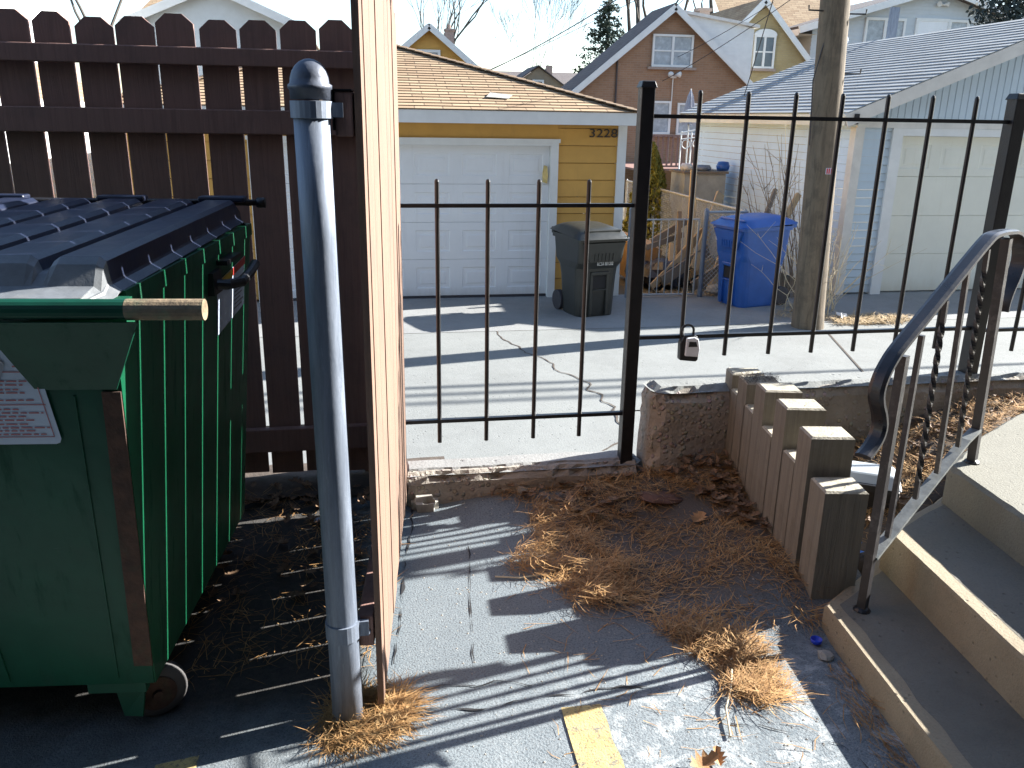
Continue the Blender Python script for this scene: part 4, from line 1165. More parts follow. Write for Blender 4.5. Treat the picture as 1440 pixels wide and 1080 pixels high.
A, B, C_, D = (ex0,ey0,ez), (ex1,ey0,ez), (ex1,ey1,ez), (ex0,ey1,ez); E_, F_ = (rx0,ry,rz), (rx1,ry,rz)
# stepped shingle courses on the front and right faces, plain faces behind
def courses(mb, a, b, tl, tr, n):
    a, b, tl, tr = map(Vector, (a, b, tl, tr)); u = (b-a).normalized()
    up = ((tl+tr)/2-(a+b)/2); nn = u.cross(up).normalized(); slope = up.length
    for i in range(n):
        f0, f1 = i/n, min(1, (i+1.0)/n)
        p0, p1, p2, p3 = a.lerp(tl, f0), b.lerp(tr, f0), b.lerp(tr, f1), a.lerp(tl, f1)
        d = nn*.011
        uu = lambda p, f: ((p-a).dot(u), f*n*.125)
        off = 0
        mb.quad(tuple(p0+d), tuple(p1+d), tuple(p2+d*.1), tuple(p3+d*.1), 0, [uu(p0, f0), uu(p1, f0), uu(p2, f1-.0004), uu(p3, f1-.0004)])
        mb.quad(tuple(p0-d*.1), tuple(p1-d*.1), tuple(p1+d), tuple(p0+d), 0, [uu(p0, f0), uu(p1, f0), uu(p1, f0), uu(p0, f0)])
courses(mb, A, B, E_, F_, 27); courses(mb, B, C_, F_, F_, 27); courses(mb, C_, D, F_, E_, 27); courses(mb, D, A, E_, E_, 27)
rf = obj('roof', mb, [M['tanroof'], M['dark']], t)
mb = MB()   # hip and ridge caps
for a, b in ((B, F_), (C_, F_), (A, E_), (D, E_), (E_, F_)):
    a, b = Vector(a), Vector(b)
    if (b-a).length < .05: continue
    n_ = int((b-a).length/.16); 
    for i in range(n_):
        p, q = a.lerp(b, i/n_), a.lerp(b, (i+1.15)/n_ if i < n_-1 else 1); mb.bar(tuple(p+Vector((0,0,.024))), tuple(q+Vector((0,0,.014))), .20, .012)
obj('hip_cap', mb, M['tanroof'], rf)
mb = MB(); mb.quad((1.62, 11.62, ez+pitch*.46+.030), (1.92, 11.58, ez+pitch*.42+.024), (2.0, 11.74, ez+pitch*.58+.026), (1.70, 11.82, ez+pitch*.66+.030)); obj('loose_patch', mb, M['rock'], rf)
mb = MB(); mb.box(ex0+.02, ex1-.02, ey0+.01, ey0+.045, 1.372, 1.53); mb.box(ex1-.055, ex1-.02, ey0+.046, ey1-.02, 1.372, 1.53); mb.box(ex0+.02, ex0+.055, ey0+.046, ey1-.02, 1.372, 1.53)
mb.quad((ex0+.02, ey0+.046, 1.374), (ex1-.056, ey0+.046, 1.374), (ex1-.056, YF-.016, 1.374), (ex0+.02, YF-.016, 1.374))
pieces('fascia', mb, M['white'], t)
mb = MB(); mb.box(gx1-.10, gx1+.022, YF-.030, YF+.09, AZ, 1.368); mb.box(gx0-.022, gx0+.10, YF-.030, YF+.09, AZ, 1.368); pieces('corner_board', mb, M['white'], t)
mb = MB(); mb.box(2.475, 2.578, YF-.045, YF+.10, AZ, 1.175); mb.box(-1.45, -1.35, YF-.045, YF+.10, AZ, 1.175); mb.box(-1.349, 2.474, YF-.045, YF+.10, 1.095, 1.175); mb.box(-1.47, 2.598, YF-.055, YF-.0455, 1.135, 1.185)
pieces('door_frame', mb, M['white'], t)
dr_ = panel_door('garage_door', M['doorwhite'], t, -1.348, 2.473, AZ+.03, 1.094, YF+.055, 6, 4, gap=.17)
mb = MB(); mb.box(-1.348, 2.473, YF+.04, YF+.07, AZ, AZ+.0295); obj('bottom_seal', mb, M['rubber'], dr_)
mb = MB(); mb.prism([(2.385, .62), (2.445, .60), (2.455, .70), (2.44, .83), (2.40, .84), (2.38, .74)], YF+.02, YF+.05); obj('door_tag', mb, mat('yellow_tag', (.72, .55, .22), .7, .3, 14, bump=.2), t)
V, F = text_mesh('3228', .165, .006); mb = MB()
wd = max(v[0] for v in V); k = .40/wd
mb.add([(2.99+v[0]*k, YF-.020-v[2], 1.215+v[1]*.95) for v in V], F); obj('house_number', mb, mat('number_black', (.03, .025, .02), .5, .1, 5, bump=0), t)
# --- pale blue garage
YB = 11.2; bx0, by1 = 6.76, 17.05; pkx = 9.98; bx1 = 2*pkx-bx0
t = thing('blue_garage', 'pale blue sided garage with a cream door and grey gable roof', 'garage', (pkx, YB, AZ))
mb = MB()
mb.siding((bx0, by1, AZ), (0,-1,0), (-1,0,0), by1-YB, AZ+.03, 1.56, .114, groove=.006)
obj('side_wall', mb, M['whitesiding'], t); mb = MB()
mb.siding((bx1, YB, AZ), (0,1,0), (1,0,0), by1-YB, AZ+.03, 1.56, .114, groove=.006)
obj('side_wall', mb, M['whitesiding'], t)
mb = MB()
mb.siding((bx0, YB, AZ), (1,0,0), (0,-1,0), .56, AZ+.03, 1.43, .114, groove=.006)
obj('front_wall', mb, M['bluesiding'], t); mb = MB()
mb.siding((bx1-.56, YB, AZ), (1,0,0), (0,-1,0), .56, AZ+.03, 1.43, .114, groove=.006)
obj('front_wall', mb, M['bluesiding'], t)
rs = .40; ez = 1.60
mb = MB(); x = bx0-.05   # vertical ribbed gable siding
while x < bx1+.05:
    f = lambda q: max(1.50, min(ez+rs*(q-bx0+.25), ez+rs*(bx1+.25-q))-.03)
    for a, b, d0, d1 in ((x, x+.080, 0, 0), (x+.080, x+.088, 0, .010), (x+.088, x+.097, .010, .010), (x+.097, x+.105, .010, 0)):
        mb.quad((a, YB-.035+d0, 1.50), (b, YB-.035+d1, 1.50), (b, YB-.035+d1, f(b)), (a, YB-.035+d0, f(a)))
    x += .105
obj('gable', mb, M['bluesiding'], t)
mb = MB(); mb.box(bx0-.02, bx1+.02, YB-.05, YB-.0, 1.395, 1.498); obj('gable_trim', mb, M['trimw'], t)
mb = MB(); mb.box(bx0-.025, bx0+.11, YB-.032, YB+.11, AZ, 1.394); mb.box(bx1-.11, bx1+.025, YB-.032, YB+.11, AZ, 1.394); pieces('corner_board', mb, M['trimw'], t)
mb = MB(); mb.box(7.30, 7.46, YB-.04, YB+.10, AZ, 1.392); mb.box(12.50, 12.66, YB-.04, YB+.10, AZ, 1.392); mb.box(7.461, 12.499, YB-.04, YB+.10, 1.29, 1.392); pieces('door_frame', mb, M['white'], t)
panel_door('garage_door', M['cream'], t, 7.462, 12.498, AZ+.02, 1.288, YB+.07, 8, 4, gap=.17, only_top=True)
mb = MB(); y0, y1 = YB-.30, by1+.25; e0, e1 = bx0-.34, bx1+.34; ez0 = ez-.02; pz = ez0+rs*(pkx-e0)
def rows(mb, xa, za, xb, zb, n):
    for i in range(n):
        f0, f1 = i/n, (i+1)/n
        a = Vector((xa+(xb-xa)*f0, 0, za+(zb-za)*f0)); b = Vector((xa+(xb-xa)*f1, 0, za+(zb-za)*f1))
        nn = Vector((-(zb-za), 0, xb-xa)).normalized(); nn = nn if nn.z > 0 else -nn
        d = nn*.013; wob = [.004*nz(i, k, 0, 1.7) for k in range(9)]
        m_ = 8
        for k in range(m_):
            ya, yb = y0+(y1-y0)*k/m_, y0+(y1-y0)*(k+1)/m_
            w0, w1 = Vector((0,0,.9*wob[k])), Vector((0,0,.9*wob[k+1]))
            q = [Vector((a.x, ya, a.z))+d+w0, Vector((a.x, yb, a.z))+d+w1, Vector((b.x, yb, b.z))+d*.1, Vector((b.x, ya, b.z))+d*.1]
            mb.quad(*[tuple(v_) for v_ in q], 0, [(ya, i*.13), (yb, i*.13), (yb, i*.13+.129), (ya, i*.13+.129)])
            mb.quad((a.x, ya, a.z), (a.x, yb, a.z), tuple(q[1]), tuple(q[0]), 0, [(ya, i*.13+.06)]*4)
rows(mb, e0, ez0, pkx, pz, 27); rows(mb, e1, ez0, pkx, pz, 27)
rf = obj('roof', mb, [M['greyroof'], M['dark']], t)
mb = MB()   # rake boards front
for sx, ex in ((-1, e0), (1, e1)):
    a = Vector((ex, y0+.02, ez0-.10)); b = Vector((pkx, y0+.02, pz-.10)); mb.bar(tuple(a), tuple(b), .03, .17)
    a = Vector((ex, y1-.02, ez0-.10)); b = Vector((pkx, y1-.02, pz-.10)); mb.bar(tuple(a), tuple(b), .03, .17)
pieces('rake_board', mb, M['trimw'], t)
mb = MB(); mb.box(e0+.0, e0+.03, y0+.05, y1-.05, 1.415, 1.565); mb.box(e0+.031, bx0-.016, y0+.05, y1-.05, 1.42, 1.432); mb.box(e1-.03, e1, y0+.05, y1-.05, 1.415, 1.565); pieces('fascia', mb, M['fascia'], t)
mb = MB(); mb.box(e0+.10, e0+.17, y0-.015, y0-.001, 1.50, 1.57); obj('vent_hole', mb, M['dark'], t)
mb = MB(); mb.box(10.25, 10.42, 16.3, 16.38, 2.7, 3.62); obj('flue', mb, M['galv'], rf)
mb = MB(); mb.tube([(9.2, 16.4, pz-.30), (9.2, 16.4, pz-.02), (9.2, 16.4, pz+.09), (9.2, 16.4, pz+.13)], [.14, .24, .2, .06], 16); obj('roof_vent', mb, M['galv'], rf, smooth=True)
# --- white garage beyond the back fence
t = thing('white_garage', 'white garage seen through the slits of the wooden back fence', 'garage', (-7.3, 11.3, AZ))
mb = MB(); wx0, wx1, wy0, wy1 = -10.2, -4.62, 11.35, 17.4
mb.siding((wx0, wy0, AZ), (1,0,0), (0,-1,0), wx1-wx0, AZ, 1.6, .2); mb.siding((wx1, wy0, AZ), (0,1,0), (1,0,0), wy1-wy0, AZ, 1.6, .2); mb.siding((wx0, wy1, AZ), (0,-1,0), (-1,0,0), wy1-wy0, AZ, 1.6, .2)
obj('wall', mb, M['white'], t)
mb = MB(); q = 1.58; hz = 3.25; cx_ = (wx0+wx1)/2
A, B, C_, D = (wx0-.3,wy0-.3,q), (wx1+.3,wy0-.3,q), (wx1+.3,wy1+.3,q), (wx0-.3,wy1+.3,q); E_ = (cx_, 14.2, hz); F_ = (cx_, 14.6, hz)
rooftri(mb, [A, B, E_], (1,0,0)); rooftri(mb, [B, C_, F_, E_], (0,1,0)); rooftri(mb, [C_, D, F_], (1,0,0)); rooftri(mb, [D, A, E_, F_], (0,1,0))
obj('roof', mb, M['tanroof'], t)
mb = MB(); mb.box(wx0-.3, wx1+.3, wy0-.33, wy0-.301, 1.42, 1.579); mb.box(wx1+.3, wx1+.33, wy0-.3, wy1+.3, 1.42, 1.579); pieces('fascia', mb, M['white'], t)

# ================================================================== HOUSES
def gable_wall(mb, xl, xr, zl, zr, xp, zp, y, zb=-1.0, mi=0):
    pts = [(xl, y, zb), (xr, y, zb), (xr, y, zr), (xp, y, zp), (xl, y, zl)]
    mb.add(pts, [(0,1,2,3,4)], mi, [(p[0], p[2]) for p in pts])
def side_wall(mb, x, y0, y1, z1, zb=-1.0, mi=0):
    pts = [(x, y0, zb), (x, y1, zb), (x, y1, z1), (x, y0, z1)]
    mb.add(pts, [(0,1,2,3)], mi, [(p[1], p[2]) for p in pts])
def window(parent, x0, x1, z0, z1, y, n=1, fr=.07, m='white', curt=False, sash=True, name='window', axis='y'):
    # frame of real bars round panes set back in it
    mb = MB()
    mb.box(x0, x1, y-.06, y+.02, z1-fr, z1); mb.box(x0, x1, y-.075, y+.02, z0, z0+fr)
    mb.box(x0, x0+fr, y-.06, y+.02, z0+fr+.001, z1-fr-.001); mb.box(x1-fr, x1, y-.06, y+.02, z0+fr+.001, z1-fr-.001)
    for i in range(1, n):
        c = x0+(x1-x0)*i/n; mb.box(c-fr*.6, c+fr*.6, y-.055, y+.02, z0+fr+.001, z1-fr-.001)
    if sash: mb.box(x0+fr+.001, x1-fr-.001, y-.03, y+.02, (z0+z1)/2-.025, (z0+z1)/2+.025)
    f = obj(name, mb, M[m], parent)
    mb = MB(); mb.quad((x0+fr*.5, y-.012, z0+fr*.5), (x1-fr*.5, y-.012, z0+fr*.5), (x1-fr*.5, y-.012, z1-fr*.5), (x0+fr*.5, y-.012, z1-fr*.5))
    obj('pane', mb, M['curtain' if curt else 'glass'], f)
    return f
def rake(mb, pts, y, w=.22, d=.05):
    for a, b in zip(pts[:-1], pts[1:]):
        a, b = Vector((a[0], y, a[1])), Vector((b[0], y, b[1])); mb.bar(tuple(a), tuple(b), d, w)
def slope_roof(mb, xe, ze, xp, zp, y0, y1, th=.08):
    rooftri(mb, [(xe, y0, ze), (xe, y1, ze), (xp, y1, zp), (xp, y0, zp)], (0,1,0))
    mb.add([(xe,y0,ze-th),(xe,y1,ze-th),(xp,y1,zp-th),(xp,y0,zp-th)], [(0,1,2,3)], 0, [(0,0)]*4)
    mb.add([(xe,y0,ze),(xe,y0,ze-th),(xp,y0,zp-th),(xp,y0,zp)], [(0,1,2,3)], 0, [(0,0)]*4)
    mb.add([(xe,y0,ze),(xe,y1,ze),(xe,y1,ze-th),(xe,y0,ze-th)], [(0,1,2,3)], 0, [(0,0)]*4)
# --- brown brick house
t = thing('brick_house', 'brown brick house with a steep gable, paired attic windows and a white dormer', 'house', (10.6, 30, -1))
mb = MB(); xp, zp = 10.65, 5.22; sl = .815
gable_wall(mb, 7.3, 14.0, zp-sl*(xp-7.3)-.1, zp-sl*(14.0-xp)-.1, xp, zp-.1, 30.0); side_wall(mb, 7.3, 30, 32.2, zp-sl*(xp-7.3)-.1); side_wall(mb, 14.0, 30, 32.2, zp-sl*3.35-.1)
obj('wall', mb, M['brick'], t)
mb = MB(); slope_roof(mb, 6.75, zp-sl*(xp-6.75)+.05, xp, zp+.05, 29.75, 32.3); slope_roof(mb, 14.45, zp-sl*(14.45-xp)+.05, xp, zp+.05, 29.75, 32.3); rf = obj('roof', mb, M['darkroof'], t)
mb = MB(); rake(mb, [(6.95, zp-sl*(xp-6.95)-.10), (xp, zp-.10), (14.35, zp-sl*(14.35-xp)-.10)], 29.72, .2, .06); mb.box(6.72, 7.3, 29.75, 30, zp-sl*3.9-.1, zp-sl*3.9-.02); pieces('rake_board', mb, M['white'], t)
mb = MB(); mb.add([(11.15, 30.6, 5.05), (13.95, 30.6, 4.66), (13.95, 30.6, 2.3), (11.15, 30.6, 4.6)], [(0,1,2,3)]); 
mb2 = MB(); mb2.siding((11.0, 30.58, 2.3), (1,0,0), (0,-1,0), 2.95, 2.4, 5.1, .13, .01, top=lambda z: (max(0, (zp-z)/sl-.32), min(2.95, 2.95 if z < 4.66 else 2.95-(z-4.66)/.14)))
dm = obj('dormer', mb2, M['white'], t)
mb = MB(); mb.hexa([(11.0, 30.45, 5.06), (14.1, 30.45, 4.64), (14.1, 32.3, 4.64), (11.0, 32.3, 5.06)], [(11.0, 30.45, 5.16), (14.1, 30.45, 4.74), (14.1, 32.3, 4.74), (11.0, 32.3, 5.16)]); obj('dormer_roof', mb, M['trimw'], dm)
mb = MB(); mb.box(13.92, 13.95, 30.6, 32.3, 2.5, 4.63); obj('dormer_side', mb, M['white'], dm)
window(t, 9.98, 11.46, 3.22, 4.28, 29.98, 2, curt=True); window(t, 9.9, 10.8, .97, 2.09, 29.98, 1, curt=True); window(t, 11.05, 11.95, .95, 2.04, 29.98, 1, curt=True)
for a, b, z in ((9.85, 11.6, 3.13), (9.8, 10.9, .88), (10.95, 12.05, .86)):
    mb = MB(); mb.box(a, b, 29.86, 30, z, z+.085); obj('window_sill', mb, M['chimney'], t)
mb = MB(); mb.tube([(10.80, 29.95, .0), (10.80, 29.95, 2.85)], .02, 8); mb.box(10.70, 10.90, 29.88, 29.99, 2.86, 2.93)
fl_ = obj('floodlight', mb, M['trimw'], t)
for s_ in (-1, 1):
    mb = MB(); mb.tube([(10.80+s_*.05, 29.92, 2.95), (10.80+s_*.13, 29.80, 2.98), (10.80+s_*.17, 29.74, 2.97)], [.03, .085, .10], 12); obj('lamp_head', mb, M['white'], fl_, smooth=True)
mb = MB(); mb.tube([(8.75, 29.96, -.9), (8.75, 29.96, 3.6)], .035, 8); obj('downpipe', mb, M['darkroof'], t)
mb = MB(); mb.box(12.35, 12.75, 31.9, 32.3, 3.0, 5.30); mb.box(12.28, 12.82, 31.85, 32.35, 5.30, 5.40); obj('chimney', mb, M['chimney'], rf)
# deck below its windows
t = thing('wood_deck', 'dark brown wooden deck under the brick house windows', 'deck', (9.6, 27, -.96))
mb = MB(); mb.box(8.3, 12.6, 25.9, 29.8, -.06, .0); obj('floor', mb, M['brownwood'], t)
for k in range(27):
    mb = MB(); x = 8.35+k*.16; mb.box(x, x+.05, 25.92, 25.97, .10, .96); obj('baluster', mb, M['brownwood'], t)
mb = MB(); mb.box(8.3, 12.6, 25.9, 26.0, .961, 1.02); mb.box(8.3, 12.6, 25.92, 25.97, .04, .099); obj('rail', mb, M['brownwood'], t)
mb = MB()
for x in (8.32, 10.4, 12.5): mb.box(x, x+.09, 25.99, 26.08, -.96, -.061)
pieces('post', mb, M['brownwood'], t)
# --- closed garden umbrella and white arch
t = thing('garden_umbrella', 'closed grey garden umbrella standing before the brick house', 'umbrella', (8.6, 22.4, -.96))
mb = MB(); mb.tube([(8.62, 22.4, -.96), (8.6, 22.4, 2.25)], .022, 8); obj('pole', mb, M['trimw'], t)
mb = MB(); n = 16; pts = []
for z, r_ in ((2.22, .015), (2.05, .07), (1.75, .12), (1.45, .17), (1.32, .15)):
    for j in range(n): a = 2*math.pi*j/n; q = r_*(1+.28*(-1)**j); pts.append((8.6+q*math.cos(a), 22.4+q*math.sin(a), z+.04*(j % 2)))
mb.add(pts, [(i*n+j, (i+1)*n+j, (i+1)*n+(j+1) % n, i*n+(j+1) % n) for i in range(4) for j in range(n)]); obj('canopy', mb, M['umbrella'], t)
t = thing('metal_arch', 'white metal garden arch with scrolls in the yard by the umbrella', 'garden arch', (8.5, 21.6, -.96))
mb = MB()
for x in (8.12, 8.40, 8.72): mb.tube([(x, 21.6, -.96), (x, 21.6, 1.18)], .018, 6)
mb.tube([(8.10, 21.6, 1.14), (8.9, 21.6, 1.30)], .02, 6); mb.tube([(8.10, 21.6, .98), (8.74, 21.6, 1.06)], .014, 6)
for c, r_ in (((8.26, .86), .11), ((8.56, .88), .11)):
    mb.tube([(c[0]+r_*math.cos(R(a)), 21.6, c[1]+r_*math.sin(R(a))) for a in range(0, 361, 30)], .012, 6)
obj('frame', mb, M['white'], t)
mb = MB(); mb.box(8.05, 8.75, 21.3, 21.8, -.02, .04); mb.box(8.1, 8.4, 21.3, 21.6, .10, .22); obj('shelf', mb, M['white'], t)
# --- yellow brick house
t = thing('yellow_brick_house', 'yellow brick house with an arched window beside the white dormer', 'house', (15.5, 32, -1))
mb = MB(); xp2, zp2, sl2 = 14.85, 5.72, 1.02
gable_wall(mb, 12.9, 17.2, zp2-sl2*(xp2-12.9), zp2-sl2*(17.2-xp2), xp2, zp2, 32.0); side_wall(mb, 17.2, 32, 36, 3.2); obj('wall', mb, M['ybrick'], t)
mb = MB(); slope_roof(mb, 12.5, zp2-sl2*(xp2-12.5)+.1, xp2, zp2+.1, 31.8, 37); slope_roof(mb, 17.5, zp2-sl2*(17.5-xp2)+.1, xp2, zp2+.1, 31.8, 37)
rooftri(mb, [(14.9, 33.2, 3.0), (20.5, 33.2, 3.0), (20.5, 37.5, 6.9), (14.9, 37.5, 6.9)], (1,0,0))
rf = obj('roof', mb, M['tanroof'], t)
mb = MB(); rake(mb, [(12.6, zp2-sl2*(xp2-12.6)), (xp2, zp2+.0), (17.4, zp2-sl2*(17.4-xp2))], 31.78, .2, .05); pieces('rake_board', mb, M['white'], t)
f_ = window(t, 14.62, 15.48, 3.38, 4.55, 31.98, 2)
mb = MB(); mb.prism([(14.60+.45+.46*math.cos(R(a)), 4.55+.22*math.sin(R(a))) for a in range(0, 181, 15)], 31.92, 31.99); obj('arch_head', mb, M['white'], f_)
mb = MB(); mb.box(14.55, 15.56, 31.86, 31.99, 3.28, 3.375); obj('window_sill', mb, M['chimney'], t)
mb = MB(); mb.tube([(13.98, 31.6, 3.52), (13.98, 31.6, 3.62), (13.98, 31.6, 4.0)], [.16, .20, .03], 14); mb.box(13.95, 14.01, 31.62, 31.98, 3.95, 4.0); obj('wall_lamp', mb, M['white'], t)
# --- grey sided house
t = thing('grey_house', 'large pale grey sided house with white framed windows above the blue garage roof', 'house', (22.5, 34, -1))
xp3, zp3, s3 = 23.2, 6.75, .29
mb = MB(); mb.siding((18.0, 34, -1), (1,0,0), (0,-1,0), 10.2, -1, 6.7, .15, .012, top=lambda z: (0, 10.2) if z < 5.2 else (max(0, 5.2-(6.7-z)/.29), min(10.2, 5.2+(6.7-z)/.29)))
mb.siding((18.0, 46, -1), (0,-1,0), (-1,0,0), 12, -1, 5.2, .15, .012); mb.siding((28.2, 34, -1), (0,1,0), (1,0,0), 12, -1, 5.2, .15, .012)
obj('wall', mb, M['greysiding'], t)
mb = MB(); slope_roof(mb, 17.2, zp3-s3*(xp3-17.2)+.08, xp3, zp3+.08, 33.5, 46.5, .2); slope_roof(mb, 29.0, zp3-s3*5.8+.08, xp3, zp3+.08, 33.5, 46.5, .2); obj('roof', mb, M['darkroof'], t)
mb = MB(); rake(mb, [(17.15, zp3-s3*(xp3-17.15)-.06), (xp3, zp3-.06), (29.05, zp3-s3*5.85-.06)], 33.46, .26, .05); mb.box(17.15, 17.18, 33.5, 46.4, 4.74, 4.98); mb.quad((17.19, 33.5, 4.80), (18.0, 33.5, 4.80), (18.0, 46.4, 4.80), (17.19, 46.4, 4.80)); pieces('rake_board', mb, M['white'], t)
window(t, 20.25, 22.05, 4.5, 5.55, 33.97, 2, .1, sash=False, curt=True); window(t, 24.0, 25.75, 4.7, 5.58, 33.97, 2, .1, sash=True, curt=True)
mb = MB(); mb.box(22.50, 22.62, 33.92, 34, 3.5, 5.6); mb.box(23.95-.0, 24.0-.001, 33.92, 34, 3.5, 5.6); mb.box(22.621, 23.949, 33.92, 34, 5.48, 5.6); df = pieces('door_frame', mb, M['white'], t)
mb = MB(); mb.box(22.625, 23.945, 33.94, 33.98, 3.5, 5.479); dd = obj('door', mb, M['doorwhite'], t)
mb = MB(); mb.box(23.15, 23.38, 33.93, 33.939, 4.6, 5.05); obj('door_light', mb, M['glass'], dd)
mb = MB()
for s_ in (-1, 1): mb.tube([(23.55, 33.97, 6.12), (23.55+s_*.16, 33.85, 6.14), (23.55+s_*.22, 33.8, 6.13)], [.03, .08, .1], 10)
obj('floodlight', mb, M['white'], t)
# --- ochre house behind the ochre garage
t = thing('ochre_house', 'ochre gabled house with a brick chimney peeking over the tan garage roof', 'house', (2.4, 32, -1))
mb = MB(); xo, zo, so_ = 2.40, 4.45, .80
mb.siding((-1.4, 32, -1), (1,0,0), (0,-1,0), 7.6, -1, zo, .25, .012, top=lambda z: (max(0, 3.8-(zo-z)/so_), min(7.6, 3.8+(zo-z)/so_)))
mb.siding((6.2, 32, -1), (0,1,0), (1,0,0), 9, -1, zo-so_*3.8, .25, .012); obj('wall', mb, M['ocre'], t)
mb = MB(); slope_roof(mb, -1.8, zo-so_*4.2+.1, xo, zo+.1, 31.75, 41.2); slope_roof(mb, 6.6, zo-so_*4.2+.1, xo, zo+.1, 31.75, 41.2); rf = obj('roof', mb, M['darkroof'], t)
mb = MB(); rake(mb, [(-1.7, zo-so_*4.1), (xo, zo), (6.5, zo-so_*4.1)], 31.72, .20, .05); pieces('rake_board', mb, M['white'], t)
window(t, 1.95, 2.80, 2.7, 3.70, 31.97, 1, .09, curt=True)
mb = MB(); mb.box(3.22, 3.52, 34.2, 34.6, 3.2, 4.55); mb.box(3.17, 3.57, 34.15, 34.65, 4.55, 4.62); mb.tube([(3.37, 34.4, 4.6), (3.37, 34.4, 4.78)], .06, 8); obj('chimney', mb, M['chimney'], rf)
# --- far small house
t = thing('far_house', 'small distant grey brown gabled house beyond the ochre garage roof', 'house', (11.9, 60, -1))
mb = MB(); gable_wall(mb, 10.2, 13.8, 3.6, 3.6, 11.95, 4.75, 60); gable_wall(mb, 8.0, 16.5, 3.75, 3.75, 12.2, 3.8, 62); obj('wall', mb, mat('far_wall', (.26, .21, .15), .9, .15, 2, bump=0), t)
mb = MB(); slope_roof(mb, 9.9, 3.5, 11.95, 4.9, 59.8, 64); slope_roof(mb, 14.0, 3.5, 11.95, 4.9, 59.8, 64)
rooftri(mb, [(7.6, 61.5, 3.55), (17, 61.5, 3.55), (17, 66, 4.75), (7.6, 66, 4.75)], (1,0,0)); rf = obj('roof', mb, M['darkroof'], t)
window(t, 11.55, 12.35, 3.0, 3.95, 59.95, 1, .12)
mb = MB(); mb.box(12.75, 13.15, 61, 61.4, 4.0, 4.95); obj('chimney', mb, M['chimney'], rf)
# --- houses over the back fence
t = thing('grey_gable_house', 'pale grey gabled house rising above the back fence boards', 'house', (-4.8, 32, -1))
mb = MB(); gable_wall(mb, -7.4, -2.2, 4.32, 4.32, -4.8, 5.40, 32); side_wall(mb, -2.2, 32, 41, 4.32); obj('wall', mb, M['greysiding'], t)
mb = MB(); slope_roof(mb, -7.8, 4.25, -4.8, 5.52, 31.6, 41.5); slope_roof(mb, -1.8, 4.25, -4.8, 5.52, 31.6, 41.5)
rooftri(mb, [(-8.4, 34.5, 4.3), (-4.8, 34.5, 4.3), (-4.8, 38, 6.3), (-7.4, 38, 6.3)], (1,0,0)); obj('roof', mb, M['tanroof'], t)
mb = MB(); rake(mb, [(-7.75, 4.2), (-4.8, 5.44), (-1.85, 4.2)], 31.56, .26, .05); mb.box(-7.8, -7.2, 31.6, 31.99, 4.10, 4.2); mb.box(-2.4, -1.8, 31.6, 31.99, 4.10, 4.2); pieces('rake_board', mb, M['white'], t)
mb = MB(); mb.tube([(-1.95, 31.7, 4.1), (-2.15, 31.9, 3.7), (-2.15, 31.9, -.9)], .05, 8); obj('downspout', mb, M['white'], t)
t = thing('white_house', 'bright white house with a sunlit side wall far left above the back fence', 'house', (-12.5, 28, -1))
mb = MB(); mb.siding((-16, 27, -1), (1,0,0), (0,-1,0), 6.3, -1, 6.6, .18); mb.siding((-9.7, 27, -1), (0,1,0), (1,0,0), 5.5, -1, 6.6, .18); obj('wall', mb, M['white'], t)
mb = MB(); slope_roof(mb, -16.4, 6.4, -12.8, 8.6, 26.6, 33); slope_roof(mb, -9.2, 6.4, -12.8, 8.6, 26.6, 33); obj('roof', mb, M['darkroof'], t)
mb = MB(); mb.hexa([(-11.6, 25.9, 3.95), (-9.9, 25.9, 3.75), (-9.9, 26.9, 3.75), (-11.6, 26.9, 3.95)], [(-11.6, 25.9, 4.08), (-9.9, 25.9, 3.88), (-9.9, 26.9, 3.88), (-11.6, 26.9, 4.08)]); obj('porch_roof', mb, M['white'], t)

# ================================================================== UTILITY POLE
t = thing('utility_pole', 'weathered wooden utility pole with climbing steps between the garages', 'utility pole', (5.33, 9.35, AZ))
mb = MB(); n = 26; pts = []; K = 44
for i in range(K):
    z = AZ-.05+ i*(10.2/(K-1)); r_ = .188-.0085*(z-AZ); f = (z-AZ)
    if i == 0: r_ *= 1.06
    for j in range(n):
        a = 2*math.pi*j/n; q = r_*(1+.035*nz(math.cos(a)*2, math.sin(a)*2, z*.25, 2.2)+.02*nz(math.cos(a)*6, math.sin(a)*6, z*.6, 2))
        pts.append((5.335-.042*f+q*math.cos(a), 9.35+q*math.sin(a), z))
mb.add(pts, [(i*n+j, i*n+(j+1) % n, (i+1)*n+(j+1) % n, (i+1)*n+j) for i in range(K-1) for j in range(n)]); mb.add([pts[(K-1)*n+j] for j in range(n)], [tuple(range(n))])
obj('shaft', mb, M['polewood'], t, smooth=True)
for z, s_ in ((2.62, -1), (2.60, 1), (1.98, 1)):
    cxp = 5.335-.042*(z-AZ); mb = MB(); mb.tube([(cxp+s_*.16, 9.30, z), (cxp+s_*.34, 9.28, z), (cxp+s_*.345, 9.28, z+.05)], .009, 6); obj('climbing_step', mb, M['iron'], t)
mb = MB(); mb.quad((5.215, 9.166, .885), (5.30, 9.166, .885), (5.30, 9.166, .955), (5.215, 9.166, .955)); 
tg = obj('tag', mb, M['sticker'], t); mb = MB()
for a in (5.225, 5.25, 5.278): mb.quad((a, 9.1635, .89), (a+.016, 9.1635, .89), (a+.016, 9.1635, .95), (a, 9.1635, .95))
obj('tag_print', mb, M['redtag'], tg)
mb = MB(); mb.tube([(5.10, 9.26, 2.5), (5.0, 9.3, 1.9), (5.04, 9.28, 1.2)], .007, 5); obj('ground_wire', mb, M['wire'], t)
